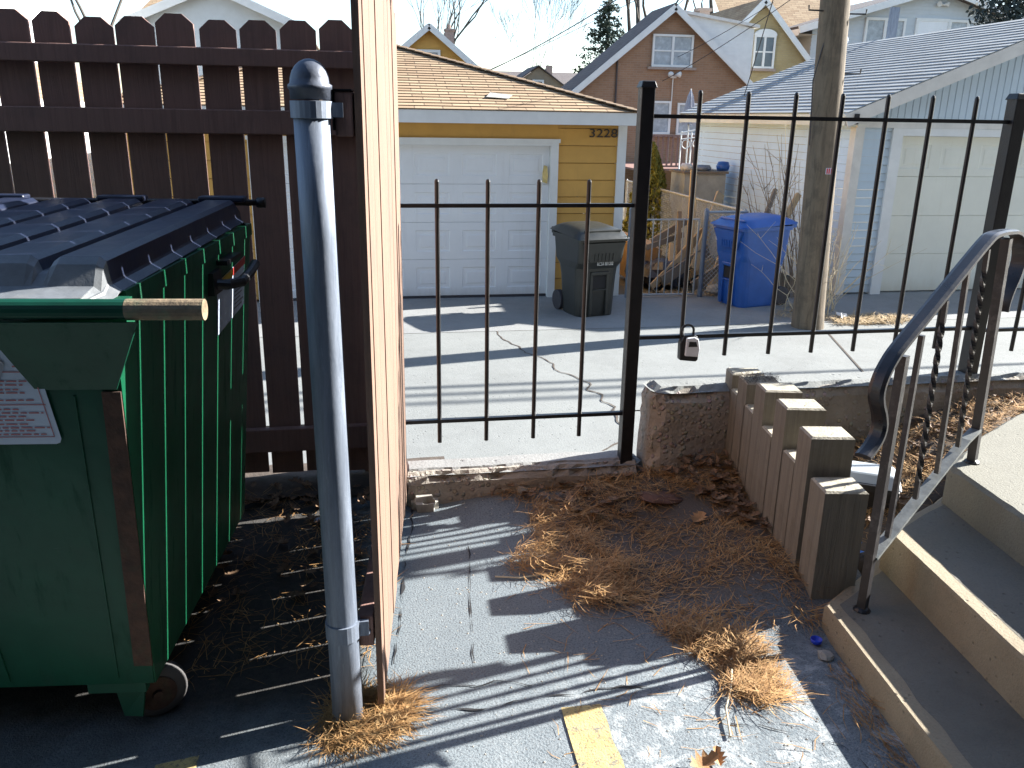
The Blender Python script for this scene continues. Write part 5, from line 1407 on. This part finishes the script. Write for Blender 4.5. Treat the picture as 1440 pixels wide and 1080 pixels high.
# wires
def wire(p, q, sag, label, r_=.012, n=18):
    p, q = Vector(p), Vector(q); mb = MB()
    mb.tube([tuple(p.lerp(q, i/n)-Vector((0,0,sag*4*(i/n)*(1-i/n)))) for i in range(n+1)], r_, 5)
    tag(obj('overhead_wire', mb, M['wire'], base=p), label, 'wire', 'overhead wires')
wire((7.8, 16, 5.6), (4.25, 33, 2.9), .25, 'overhead wire dropping through the open sky behind the tan garage roof, thicker one', .016)
wire((8.6, 18, 5.3), (4.3, 34, 2.95), .1, 'fainter overhead wire beside the thicker one in the open sky', .009)
wire((12.9, 24, 5.4), (10.4, 29.9, 2.75), .12, 'overhead wire crossing the brick gable down past its paired windows')
wire((12.4, 26, 4.9), (10.9, 29.9, 3.55), .06, 'overhead wire crossing the brick gable to the right of the attic window', .010)
wire((5.0, 9.4, 5.2), (7.4, 16.5, 1.75), .10, 'wire sagging from the utility pole to the blue garage', .008)
wire((-8.6, 20, 3.55), (-2.0, 22, 4.35), .10, 'overhead wire running just above the back fence boards')
wire((-8.2, 20, 3.5), (-5.2, 17, 4.2), .05, 'overhead wire at the left end above the back fence')
for zc, yc in ((4.6, 9.34), (5.25, 9.36), (5.85, 9.35)):
    mb = MB(); cxp = 5.335-.042*(zc-AZ)
    for xa, xb in ((-34, cxp), (cxp, 42)):
        mb.tube([(xa+(xb-xa)*i/14, yc+.21, zc-.5*4*(i/14)*(1-i/14)*abs(xb-xa)/40) for i in range(15)], .034, 6)
    tag(obj('alley_cable', mb, M['wire'], base=(cxp, yc, zc)), 'black cable strung along the alley that throws a soft shadow band on the concrete', 'cable', 'cables along the alley')
# ================================================================== WHEELED CARTS
def cart(name, label, m, loc, rz, txt, hz=1.02, bw=.52, bd=.50, tw=.68, td=.76):
    t = thing(name, label, 'wheeled bin', loc, rz)
    def fr(x, y, z): 
        c, s_ = math.cos(rz), math.sin(rz); return Vector((loc[0]+x*c-y*s_, loc[1]+x*s_+y*c, loc[2]+z))
    def ring(w_, d0, d1, z, r_=.07, n=5):
        pts = []
        for cx, cy, a0 in ((w_/2-r_, d0+r_, -90), (w_/2-r_, d1-r_, 0), (-w_/2+r_, d1-r_, 90), (-w_/2+r_, d0+r_, 180)):
            for k in range(n): a = R(a0+90*k/(n-1)); pts.append((cx+r_*math.cos(a), cy+r_*math.sin(a), z))
        return pts
    mb = MB(fr)
    rs_ = [ring(bw, -bd/2, bd/2, 0, .10), ring(bw+.02, -bd/2-.005, bd/2+.005, .02, .12), ring(bw+.05, -bd/2-.03, bd/2+.06, .50, .12), ring(bw+.07, -bd/2-.04, bd/2+.09, .62, .12),
           ring(tw-.05, -td/2+.06, td/2-.02, .70, .06), ring(tw-.015, -td/2+.02, td/2-.005, hz-.06, .05), ring(tw+.03, -td/2-.005, td/2+.02, hz-.055, .05), ring(tw+.03, -td/2-.005, td/2+.02, hz, .05)]
    n = len(rs_[0]); 
    for i in range(len(rs_)-1):
        mb.add(rs_[i]+rs_[i+1], [(j, (j+1) % n, n+(j+1) % n, n+j) for j in range(n)])
    mb.add(rs_[0], [tuple(range(n-1, -1, -1))])
    obj('body', mb, M[m], t, bevel=.008)
    mb = MB(fr); mb.box(-.10, .10, -bd/2-.058, -bd/2-.03, .34, .36); mb.box(-.13, -.095, -bd/2-.05, -bd/2+.02, .02, .56); mb.box(.095, .13, -bd/2-.05, -bd/2+.02, .02, .56); mb.box(-.13, .13, -bd/2-.058, -bd/2+.0, .535, .58)
    obj('grip_pocket', mb, M[m], t, bevel=.008)
    mb = MB(fr); mb.box(-.094, .094, -bd/2-.036, -bd/2-.031, .37, .53); obj('grip_recess', mb, M['dark'], t)
    mb = MB(fr)
    mb.add([(-.30, -td/2-.012, hz-.07), (.30, -td/2-.012, hz-.07), (.19, -td/2+.015, hz-.30), (-.19, -td/2+.015, hz-.30), (-.30, -td/2+.03, hz-.07), (.30, -td/2+.03, hz-.07), (.19, -td/2+.055, hz-.30), (-.19, -td/2+.055, hz-.30)],
           [(0,3,2,1), (0,4,7,3), (1,2,6,5), (3,7,6,2)])
    for k in range(6): x = -.13+k*.052; mb.hexa([(x, -td/2+.006, hz-.29), (x+.02, -td/2+.006, hz-.29), (x+.02, -td/2+.02, hz-.29), (x, -td/2+.02, hz-.29)], [(x, -td/2-.006, hz-.20), (x+.02, -td/2-.006, hz-.20), (x+.02, -td/2+.01, hz-.20), (x, -td/2+.01, hz-.20)])
    obj('front_bulge', mb, M[m], t)
    # lid: domed sheet with a front lip
    mb = MB(fr); g_ = []
    nx, ny = 10, 8
    for i in range(nx+1):
        for j in range(ny+1):
            u, v_ = i/nx, j/ny; x = (u-.5)*(tw+.06); y = -td/2-.03+v_*(td+.07)
            z = hz+.012+.085*(1-(2*u-1)**4)*(1-(2*v_-1)**4)**.7 + .05*v_
            if j == 0 or i in (0, nx): z = hz-.022 + .05*v_*(1 if j else 0)
            g_.append((x, y, z))
    mb.add(g_, [(i*(ny+1)+j, (i+1)*(ny+1)+j, (i+1)*(ny+1)+j+1, i*(ny+1)+j+1) for i in range(nx) for j in range(ny)])
    ld_ = obj('lid', mb, M[m], t, smooth=True)
    mb = MB(fr); mb.box(-tw/2+.08, tw/2-.08, -td/2+.05, -td/2+.08, hz+.055, hz+.085); obj('lid_rib', mb, M[m], ld_, bevel=.01)
    mb = MB(fr); mb.tube([(-tw/2+.02, td/2+.07, hz+.03), (tw/2-.02, td/2+.07, hz+.03)], .02, 10); mb.box(-tw/2+.02, -tw/2+.06, td/2, td/2+.08, hz-.03, hz+.04); mb.box(tw/2-.06, tw/2-.02, td/2, td/2+.08, hz-.03, hz+.04); obj('handle', mb, M[m], t)
    for s_ in (-1, 1):
        mb = MB(fr); mb.tube([(s_*(bw/2-.03), bd/2+.06, .13), (s_*(bw/2-.025), bd/2+.06, .13), (s_*(bw/2+.035), bd/2+.06, .13), (s_*(bw/2+.04), bd/2+.06, .13)], [.10, .13, .13, .10], 18); obj('wheel', mb, M['rubber'], t)
    V, F = text_mesh(txt[0], .06, .0015); wd = max(v[0] for v in V); mb = MB(fr)
    mb.add([(txt[1]+v[0]*txt[3]/wd, -td/2+txt[4]-v[2], txt[2]+v[1]) for v in V], F); obj('marking', mb, M['white'], t)
    return t
cart('black_bin', 'black wheeled rubbish bin beside the ochre garage door', 'cartblack', (2.80, 10.42, AZ), R(14), ('RCSA 801202', -.07, .665, .23, .045))
cart('blue_bin', 'blue wheeled recycling bin side on beside the utility pole', 'cartblue', (5.16, 10.78, AZ), R(-76), ('RE CYCLE', -.27, .86, .16, .012), hz=1.09, bw=.56, bd=.60, td=.80)

# ================================================================== CHAIN LINK
t = thing('metal_gate', 'low grey tubular gate with upright bars between the two garages', 'gate', (4.15, 11.3, AZ))
mb = MB(); y = 11.25; x0, x1 = 3.70, 4.58
mb.tube([(x0, y, AZ+.04), (x0, y, .135), (x1, y, .135), (x1, y, AZ+.04), (x0, y, AZ+.04)], .019, 8); obj('frame', mb, M['chain'], t)
for k in range(7):
    mb = MB(); x = x0+.11*(k+1); mb.tube([(x, y, AZ+.04), (x, y, .135)], .0085, 6); obj('bar', mb, M['chain'], t)
def chain_panel(name, P, Q, z0, z1, parent):
    P, Q = Vector(P), Vector(Q); ln = (Q-P).length; d = (Q-P)/ln; mb = MB(); s_ = .068; h = z1-z0
    k = -int(h/s_)
    while k*s_ < ln:
        for sg in (1, -1):
            a = k*s_; t0, t1 = max(0, -a), min(h, ln-a)
            if t1-t0 > .02:
                if sg == 1: p, q = (a+t0, z0+t0), (a+t1, z0+t1)
                else: p, q = (a+t0, z1-t0), (a+t1, z1-t1)
                A = P+d*p[0]; B = P+d*q[0]; mb.tube([(A.x, A.y, p[1]), (B.x, B.y, q[1])], .0042, 3, cap=False)
        k += 1
    return obj(name, mb, M['chain'], parent)
t = thing('chain_link_fence', 'low chain link fence running back beside the pile of boards', 'chain link fence', (5.3, 14, AZ))
chain_panel('mesh', (5.28, 11.3, 0), (5.36, 17.2, 0), AZ+.05, .22, t)
mb = MB(); mb.tube([(5.28, 11.3, .24), (5.36, 17.2, .24)], .018, 8); obj('top_rail', mb, M['chain'], t)
for y in (11.3, 13.2, 15.1, 17.2): mb = MB(); mb.tube([(5.28+.0135*(y-11.3), y, AZ), (5.28+.0135*(y-11.3), y, .25), (5.28+.0135*(y-11.3), y, .28)], [.024, .024, .006], 8); obj('post', mb, M['chain'], t)
t = thing('fence_panel', 'short chain link panel between the tubular gate and the blue bin', 'chain link fence', (5.0, 11.25, AZ))
chain_panel('mesh', (4.72, 11.25, 0), (5.27, 11.25, 0), AZ+.05, .20, t)
mb = MB(); mb.tube([(4.68, 11.25, .235), (5.3, 11.25, .235)], .018, 8); obj('top_rail', mb, M['chain'], t)
mb = MB(); mb.tube([(4.68, 11.25, AZ), (4.68, 11.25, .26), (4.68, 11.25, .29)], [.035, .035, .01], 10); obj('post', mb, M['galv'], t)
t = thing('gate_post', 'grey steel gate post against the white corner of the ochre garage', 'post', (3.58, 11.28, AZ))
mb = MB(); mb.tube([(3.60, 11.28, AZ), (3.60, 11.28, .28), (3.60, 11.28, .31)], [.03, .03, .01], 10); obj('pipe', mb, M['galv'], t)
mb = MB(); mb.tube([(3.60, 11.25, .10), (3.70, 11.25, .10)], .014, 6); mb.tube([(3.60, 11.25, -.75), (3.70, 11.25, -.75)], .014, 6); obj('hinge', mb, M['galv'], t)
# ================================================================== YARD JUNK
t = thing('yard_cabinet', 'weathered grey metal cabinet beside the blue garage wall', 'cabinet', (6.05, 15.2, AZ))
mb = MB(); mb.box(5.72, 6.52, 14.9, 15.6, AZ, .53); obj('body', mb, M['cabinet'], t, bevel=.01)
mb = MB(); mb.box(5.69, 6.55, 14.86, 15.63, .531, .57); obj('top', mb, M['greyplank'], t)
mb = MB(); mb.box(5.92, 5.935, 14.885, 14.899, AZ+.02, .52); obj('edge_strip', mb, M['trimw'], t)
for x, l_, h, nm, lb, m_, ct in ((5.84, .24, .12, 'paint_tray', 'small pale tray on the near corner of the cabinet', 'trimw', 'tray'), (6.15, .34, .10, 'metal_pan', 'dull round pan lying on the cabinet top', 'galv', 'pan'), (6.55, .25, .16, 'blue_tarp_bundle', 'blue bundle on the far end of the cabinet', 'cartblue', 'bundle')):
    mb = MB(); mb.lathe((x, 15.15, .571), [(l_*.42, 0), (l_*.5, h*.5), (l_*.38, h), (l_*.1, h*1.05)], 12); tag(obj(nm, mb, M[m_], base=(x, 15.15, .571), smooth=True), lb, ct)
def board(p, q, w_, th_, m_, label, nm='loose_board', up=(0, 1, 0)):
    mb = MB(); mb.bar(p, q, w_, th_, up=up); tag(obj(nm, mb, M[m_], base=p), label, 'board')
board((4.86, 12.2, AZ+.05), (5.02, 12.7, .72), .10, .03, 'plank', 'tall pale board leaning upright behind the tubular gate')
board((4.86, 12.0, -.70), (5.62, 13.0, .34), .14, .035, 'plank', 'pale wide board leaning steeply behind the blue bin')
board((4.28, 12.0, AZ+.04), (5.22, 12.6, -.20), .12, .04, 'plank', 'lower pale board sloping up across the pile behind the gate')
board((4.30, 11.8, AZ+.12), (5.20, 12.3, -.45), .16, .03, 'greyplank', 'wide grey board at the foot of the pile behind the gate')
board((4.35, 12.5, -.35), (5.1, 12.9, -.05), .10, .04, 'greyplank', 'grey board lying high across the dark pile')
board((4.75, 11.7, AZ+.05), (5.25, 11.6, -.55), .16, .04, 'greyplank', 'short dark board leaning at the chain link panel')
board((4.45, 11.9, AZ+.05), (4.60, 12.3, -.35), .07, .03, 'plank', 'thin short stick of pale wood standing in the pile')
board((4.98, 11.6, AZ+.02), (5.35, 11.75, -.35), .10, .08, 'plank', 'thick orange brown beam end low beside the blue bin')
board((5.55, 11.35, -.05), (5.85, 11.6, .52), .05, .05, 'greyplank', 'thin grey stake poking up left behind the blue bin', 'wooden_stake')
board((5.82, 11.35, -.10), (6.22, 11.6, .45), .08, .05, 'plank', 'thick pale stake poking up right behind the blue bin', 'wooden_stake')
board((4.12, 11.75, AZ+.05), (4.75, 12.2, -.52), .09, .03, 'plank', 'thin pale board crossing the dark bags low behind the gate')
board((4.62, 12.1, AZ+.03), (5.28, 12.25, -.62), .12, .03, 'plank', 'orange brown board low on the right side of the pile')
board((4.2, 12.35, -.42), (4.95, 12.75, -.28), .08, .03, 'greyplank', 'narrow grey board lying level across the top of the pile')
board((4.75, 12.35, AZ+.05), (4.80, 12.6, .10), .06, .04, 'greyplank', 'dark upright stake behind the middle of the tubular gate')
board((5.05, 11.75, AZ+.05), (5.50, 12.1, .02), .10, .035, 'plank', 'pale board leaning parallel under the steep wide board')
mb = MB(); mb.hexa([(4.05, 12.7, AZ), (4.55, 12.6, AZ), (4.55, 13.2, AZ), (4.05, 13.3, AZ)], [(4.05, 12.6, -.30), (4.52, 12.5, -.48), (4.54, 13.1, -.42), (4.05, 13.2, -.26)]); tag(obj('cardboard_box', mb, M['cardboard'], base=(4.4, 12.9, AZ)), 'crushed cardboard box behind the dark pile in the yard', 'box')
for x, y, s, lb, el in ((4.45, 12.2, .30, 'dark crumpled plastic bag in the pile behind the tubular gate', 1.2), (4.88, 12.5, .30, 'black plastic bag at the back of the pile next to the tall board', 1.0), (4.25, 12.55, .25, 'dark plastic bag lowest in the pile beside the cardboard box', 1.2)):
    stone(x, y, s, lb, 'rubbish_bag', 'bag', .8, W, el, AZ)
for x, y, s, lb in ((4.98, 11.38, .12, 'grey rock at the foot of the chain link panel'), (5.12, 11.42, .08, 'small grey rock beside the larger rock near the blue bin')):
    stone(x, y, s, lb, 'rock', 'rock', .8, W, 1.2, AZ)
# ================================================================== PLANTS
def stems(name, label, cat, roots, n, h, m, spread, lean=(0, 0), thick=.009):
    mb = MB()
    for _ in range(n):
        p = Vector(rnd.choice(roots))+Vector((rnd.uniform(-.15, .15), rnd.uniform(-.12, .12), 0)); hh = h*rnd.uniform(.5, 1); dx, dy = rnd.gauss(lean[0], spread), rnd.gauss(lean[1], spread*.6)
        path = [tuple(p)]
        for k in range(1, 7):
            f = k/6; path.append((p.x+dx*hh*f**1.3+.02*rnd.gauss(0, 1), p.y+dy*hh*f**1.3, p.z+hh*f*(1-.1*abs(dx)*f)))
        mb.tube(path, [thick*(1-.12*k) for k in range(7)], 5, cap=False)
        for _b in range(3):
            k = rnd.randint(2, 5); b = Vector(path[k]); e = b+Vector((rnd.gauss(0, .12), rnd.gauss(0, .1), rnd.uniform(.05, .25))); mb.tube([tuple(b), tuple(e)], [thick*.45, thick*.25], 4, cap=False)
    return tag(obj(name, mb, M[m], base=roots[0]), label, cat)
stems('bare_shrub', 'tangle of bare brown stems against the blue garage wall behind the blue bin', 'shrub', [(5.75, 11.3, AZ), (6.1, 11.1, AZ), (5.95, 11.5, AZ)], 34, 2.35, 'twig', .17, (-.1, 0))
stems('dry_weeds', 'pale dry weed stalks arching around the foot of the utility pole', 'weeds', [(5.75, 9.9, AZ), (5.6, 10.1, AZ), (6.0, 10.2, AZ)], 26, 1.3, 'palestem', .5, (-.1, -.2), .006)
stems('tall_dry_stalk', 'tall pale dry stalks rising above the blue garage eave', 'weeds', [(5.72, 11.0, AZ)], 4, 2.9, 'palestem', .05, (-.06, 0), .008)
mb = MB()
for poly, n in (([(5.75, 9.35), (6.6, 9.35), (7.0, 9.6), (6.5, 9.85), (5.9, 9.75)], 1300), ([(5.1, 9.7), (5.9, 9.6), (6.0, 10.6), (5.6, 10.7)], 500), ([(4.9, 11.2), (5.2, 11.2), (5.2, 11.5), (3.8, 11.5)], 300)):
    for _ in range(n):
        x, y = rndpoly(poly); c = .5+.5*nz(x, y, 4, 2.5); blade(mb, (x, y, AZ+rnd.random()*.07*c), rnd.uniform(0, 6.28), rnd.uniform(.06, .2), rnd.gauss(.1, .2), .008, rnd.uniform(-.5, .5))
tag(obj('dry_litter', mb, M['palegrass']), 'dry pale leaf litter and grass at the foot of the utility pole', 'plant litter', kind='stuff')
for x, y, lb in ((5.98, 9.66, 'crumpled white paper in the dry litter right of the utility pole'),):
    mb = MB()
    for i in range(8):
        c = Vector((x, y, AZ+.03))+Vector((rnd.gauss(0, .04), rnd.gauss(0, .03), rnd.random()*.04)); e = Vector((rnd.gauss(0, 1), rnd.gauss(0, 1), rnd.gauss(0, .6))).normalized()*.05; f = e.orthogonal().normalized()*.04; mb.add([tuple(c-e), tuple(c-f), tuple(c+e), tuple(c+f)], [(0,1,2), (0,2,3)])
    tag(obj('paper_scrap', mb, M['white'], base=(x, y, AZ)), lb, 'litter')
def leafcards(mb, pts, s, flat=.5):
    for p in pts:
        e = Vector((rnd.gauss(0, 1), rnd.gauss(0, 1), rnd.gauss(0, flat))).normalized(); f = e.orthogonal().normalized(); f = Matrix.Rotation(rnd.uniform(0, 6.28), 3, e) @ f
        k = s*rnd.uniform(.6, 1.3); p = Vector(p); mb.add([tuple(p-e*k), tuple(p-f*k*.5), tuple(p+e*k), tuple(p+f*k*.5)], [(0,1,2,3)])
# clipped cone shrub in the yard
t = thing('cone_shrub', 'yellow green cone shaped evergreen shrub behind the ochre garage corner', 'shrub', (5.22, 15.3, AZ))
mb = MB(); mb.tube([(5.22, 15.3, AZ), (5.22, 15.3, .6)], .05, 6); obj('trunk', mb, M['bark'], t)
mb = MB(); pts = []
for _ in range(5200):
    f = rnd.random()**.8; z = AZ+.1+1.9*f; r_ = .58*(1-f)**.72*math.sqrt(rnd.uniform(.5, 1)); a = rnd.uniform(0, 6.28); r_ *= 1+.15*nz(math.cos(a)*2, math.sin(a)*2, z*2, 1.5); pts.append((5.22+r_*math.cos(a), 15.3+r_*math.sin(a), z))
leafcards(mb, pts, .045, 1.6); obj('foliage', mb, M['arbor'], t)
# spruce
t = thing('spruce_tree', 'blue green spruce standing behind the left slope of the brick house', 'tree', (12.85, 46, -1))
mb = MB(); mb.tube([(12.85, 46, -1), (12.85, 46, 4), (12.85, 46, 7.9)], [.25, .14, .03], 8); obj('trunk', mb, M['bark'], t)
mb = MB()
for i in range(190):
    f = rnd.random(); z = .5+7.2*f; ln = 2.7*(1-f)**.8*rnd.uniform(.6, 1.1)+.15; a = rnd.uniform(0, 6.28); pts = []
    for k in range(int(14+34*ln)):
        u_ = rnd.random()**.7; pts.append((12.85+ln*u_*math.cos(a)+rnd.gauss(0, .09), 46+ln*u_*math.sin(a)+rnd.gauss(0, .09), z-.28*ln*u_+.22*ln*u_*u_+rnd.gauss(0, .06)))
    leafcards(mb, pts, .085, .7)
obj('crown', mb, M['spruce'], t)
t = thing('dark_evergreen', 'dark evergreen crown behind the blue garage ridge at the far right', 'tree', (20.5, 25, -1))
mb = MB(); mb.tube([(20.5, 25, -1), (20.5, 25, 4)], [.2, .1], 8); obj('trunk', mb, M['bark'], t)
mb = MB(); pts = []
for _ in range(7000):
    a, b = rnd.uniform(0, 6.28), rnd.uniform(-1, 1); r_ = 1.7*(1+.5*nz(math.cos(a), math.sin(a), b, 1.6))*rnd.random()**.4; c = math.sqrt(1-b*b); pts.append((20.6+r_*c*math.cos(a), 25+r_*c*math.sin(a), 4.2+1.5*r_*b*.8))
leafcards(mb, pts, .09, .9); obj('crown', mb, M['evergreen'], t)
def bare_tree(label, x, y, zb, h, r0, seed, spread=.55, depth=6, limbs=3, zfork=.35, group=None):
    rg = random.Random(seed); t = thing('bare_tree', label, 'tree', (x, y, zb)); tb = MB(); cb = MB()
    def grow(mb, p, d, ln, r_, k):
        q = p; path = [tuple(p)]; rr = [r_]
        for s_ in range(3):
            d = (d+Vector((rg.gauss(0, .10), rg.gauss(0, .10), rg.gauss(.03, .06)))).normalized(); q = q+d*ln/3; path.append(tuple(q)); rr.append(r_*(1-.13*(s_+1)))
        mb.tube(path, rr, 6 if k > 3 else 4, cap=False)
        if k <= 0: return
        nb = limbs if k == depth else rg.choice((2, 2, 3))
        for b in range(nb):
            ax = Vector((rg.gauss(0, 1), rg.gauss(0, 1), rg.gauss(0, .35))).normalized(); nd = (d+ax*spread*rg.uniform(.7, 1.3)+Vector((0, 0, .12))).normalized()
            st = Vector(path[-1 if b == 0 else rg.choice((2, 3, 3))]); grow(cb, st, nd, ln*rg.uniform(.66, .9), max(.014, rr[-1]*rg.uniform(.55, .8)), k-1)
    grow(tb, Vector((x, y, zb)), Vector((0, 0, 1)), h*zfork, r0, depth)
    obj('trunk', tb, M['bark'], t); obj('crown', cb, M['bark'], t)
bare_tree('bare branching tree rising behind the ochre gabled house', 3.1, 44, -1, 13, .26, 31, .36, 7, 6, .28)
bare_tree('thick bare tree behind the brick house roof next to the spruce', 15.6, 46, -1, 15, .40, 11, .6, 7, 4, .32)
bare_tree('bare tree with heavy limbs behind the white dormer', 19.8, 50, -1, 15, .36, 23, .55, 7, 3, .34)
bare_tree('small faint bare tree far away above the distant house', 15.2, 82, -1, 9.5, .14, 8, .32, 6, 5, .45)
bare_tree('bare tree between the white house and the grey gable, over the back fence', -9.4, 40, -1, 11, .17, 5, .5, 6, 3, .42)
# ================================================================== BUILDING ON THE RIGHT
t = thing('apartment_building', 'unseen brick apartment building beside the stairs whose shadow edge crosses the lowest steps', 'building', L(6, -6), -TH)
mb = MB(L); q = 9.5  # right wing follows its shadow edge; unseen rear wing added to block sky light
for pts in (((3.1,-4.2),(3.1,2.185)), ((3.1,2.185),(16,2.185)), ((-14,-4.2),(3.1,-4.2)), ((16,2.185),(16,-14)), ((16,-14),(-14,-14)), ((-14,-14),(-14,-4.2))):
    (xa, ya), (xb, yb) = pts; ln = math.hypot(xb-xa, yb-ya)
    mb.quad((xa,ya,-1), (xb,yb,-1), (xb,yb,q), (xa,ya,q), 0, [(0,0), (ln,0), (ln,q), (0,q)])
obj('wall', mb, M['darkbrick'], t)
mb = MB(L); mb.prism([(3.0,-4.1), (3.0,2.28), (16.1,2.28), (16.1,-14.1), (-14.1,-14.1), (-14.1,-4.1)], q+.001, q+.25, plane='xy'); obj('roof', mb, M['darkroof'], t)
#@@END@@
# ================================================================== LIGHT, SKY, CAMERA
w = bpy.data.worlds.new('World'); S.world = w; w.use_nodes = True
nt = w.node_tree; bg = nt.nodes['Background']; sky = nt.nodes.new('ShaderNodeTexSky')
sky.sky_type = 'NISHITA'; sky.sun_disc = False; sky.sun_elevation = SUN_EL; sky.sun_rotation = R(90)-SUN_AZ
sky.air_density = 1.0; sky.dust_density = .5; sky.ozone_density = 1.3; sky.altitude = 180
nt.links.new(sky.outputs[0], bg.inputs['Color']); bg.inputs['Strength'].default_value = .08
ld = bpy.data.lights.new('sun', 'SUN'); ld.energy = 4.8; ld.angle = R(.53); ld.color = (1, .975, .925)
so = bpy.data.objects.new('sun', ld); COL.objects.link(so)
to_sun = Vector((math.cos(SUN_EL)*math.cos(SUN_AZ), math.cos(SUN_EL)*math.sin(SUN_AZ), math.sin(SUN_EL)))
so.rotation_euler = to_sun.to_track_quat('Z', 'Y').to_euler(); so.location = (10, 4, 12)
cam = bpy.data.cameras.new('camera'); co = bpy.data.objects.new('camera', cam); COL.objects.link(co)
cam.sensor_width = 36; cam.lens = 1178.89/1440*36; cam.clip_start = .05; cam.clip_end = 2000
Rm = Matrix(((.98579603, .03617158, -.16400548), (-.16723838, .30102908, -.93883588), (.01541125, .9529287, .30280255)))
co.matrix_world = Matrix.Translation((0, 0, 1.45)) @ Rm.to_4x4()
S.camera = co
S.view_settings.view_transform = 'Standard'; S.view_settings.look = 'None'; S.view_settings.exposure = 2.02; S.view_settings.gamma = 1
S.render.resolution_x, S.render.resolution_y = 1024, 768
S.cycles.max_bounces = 8
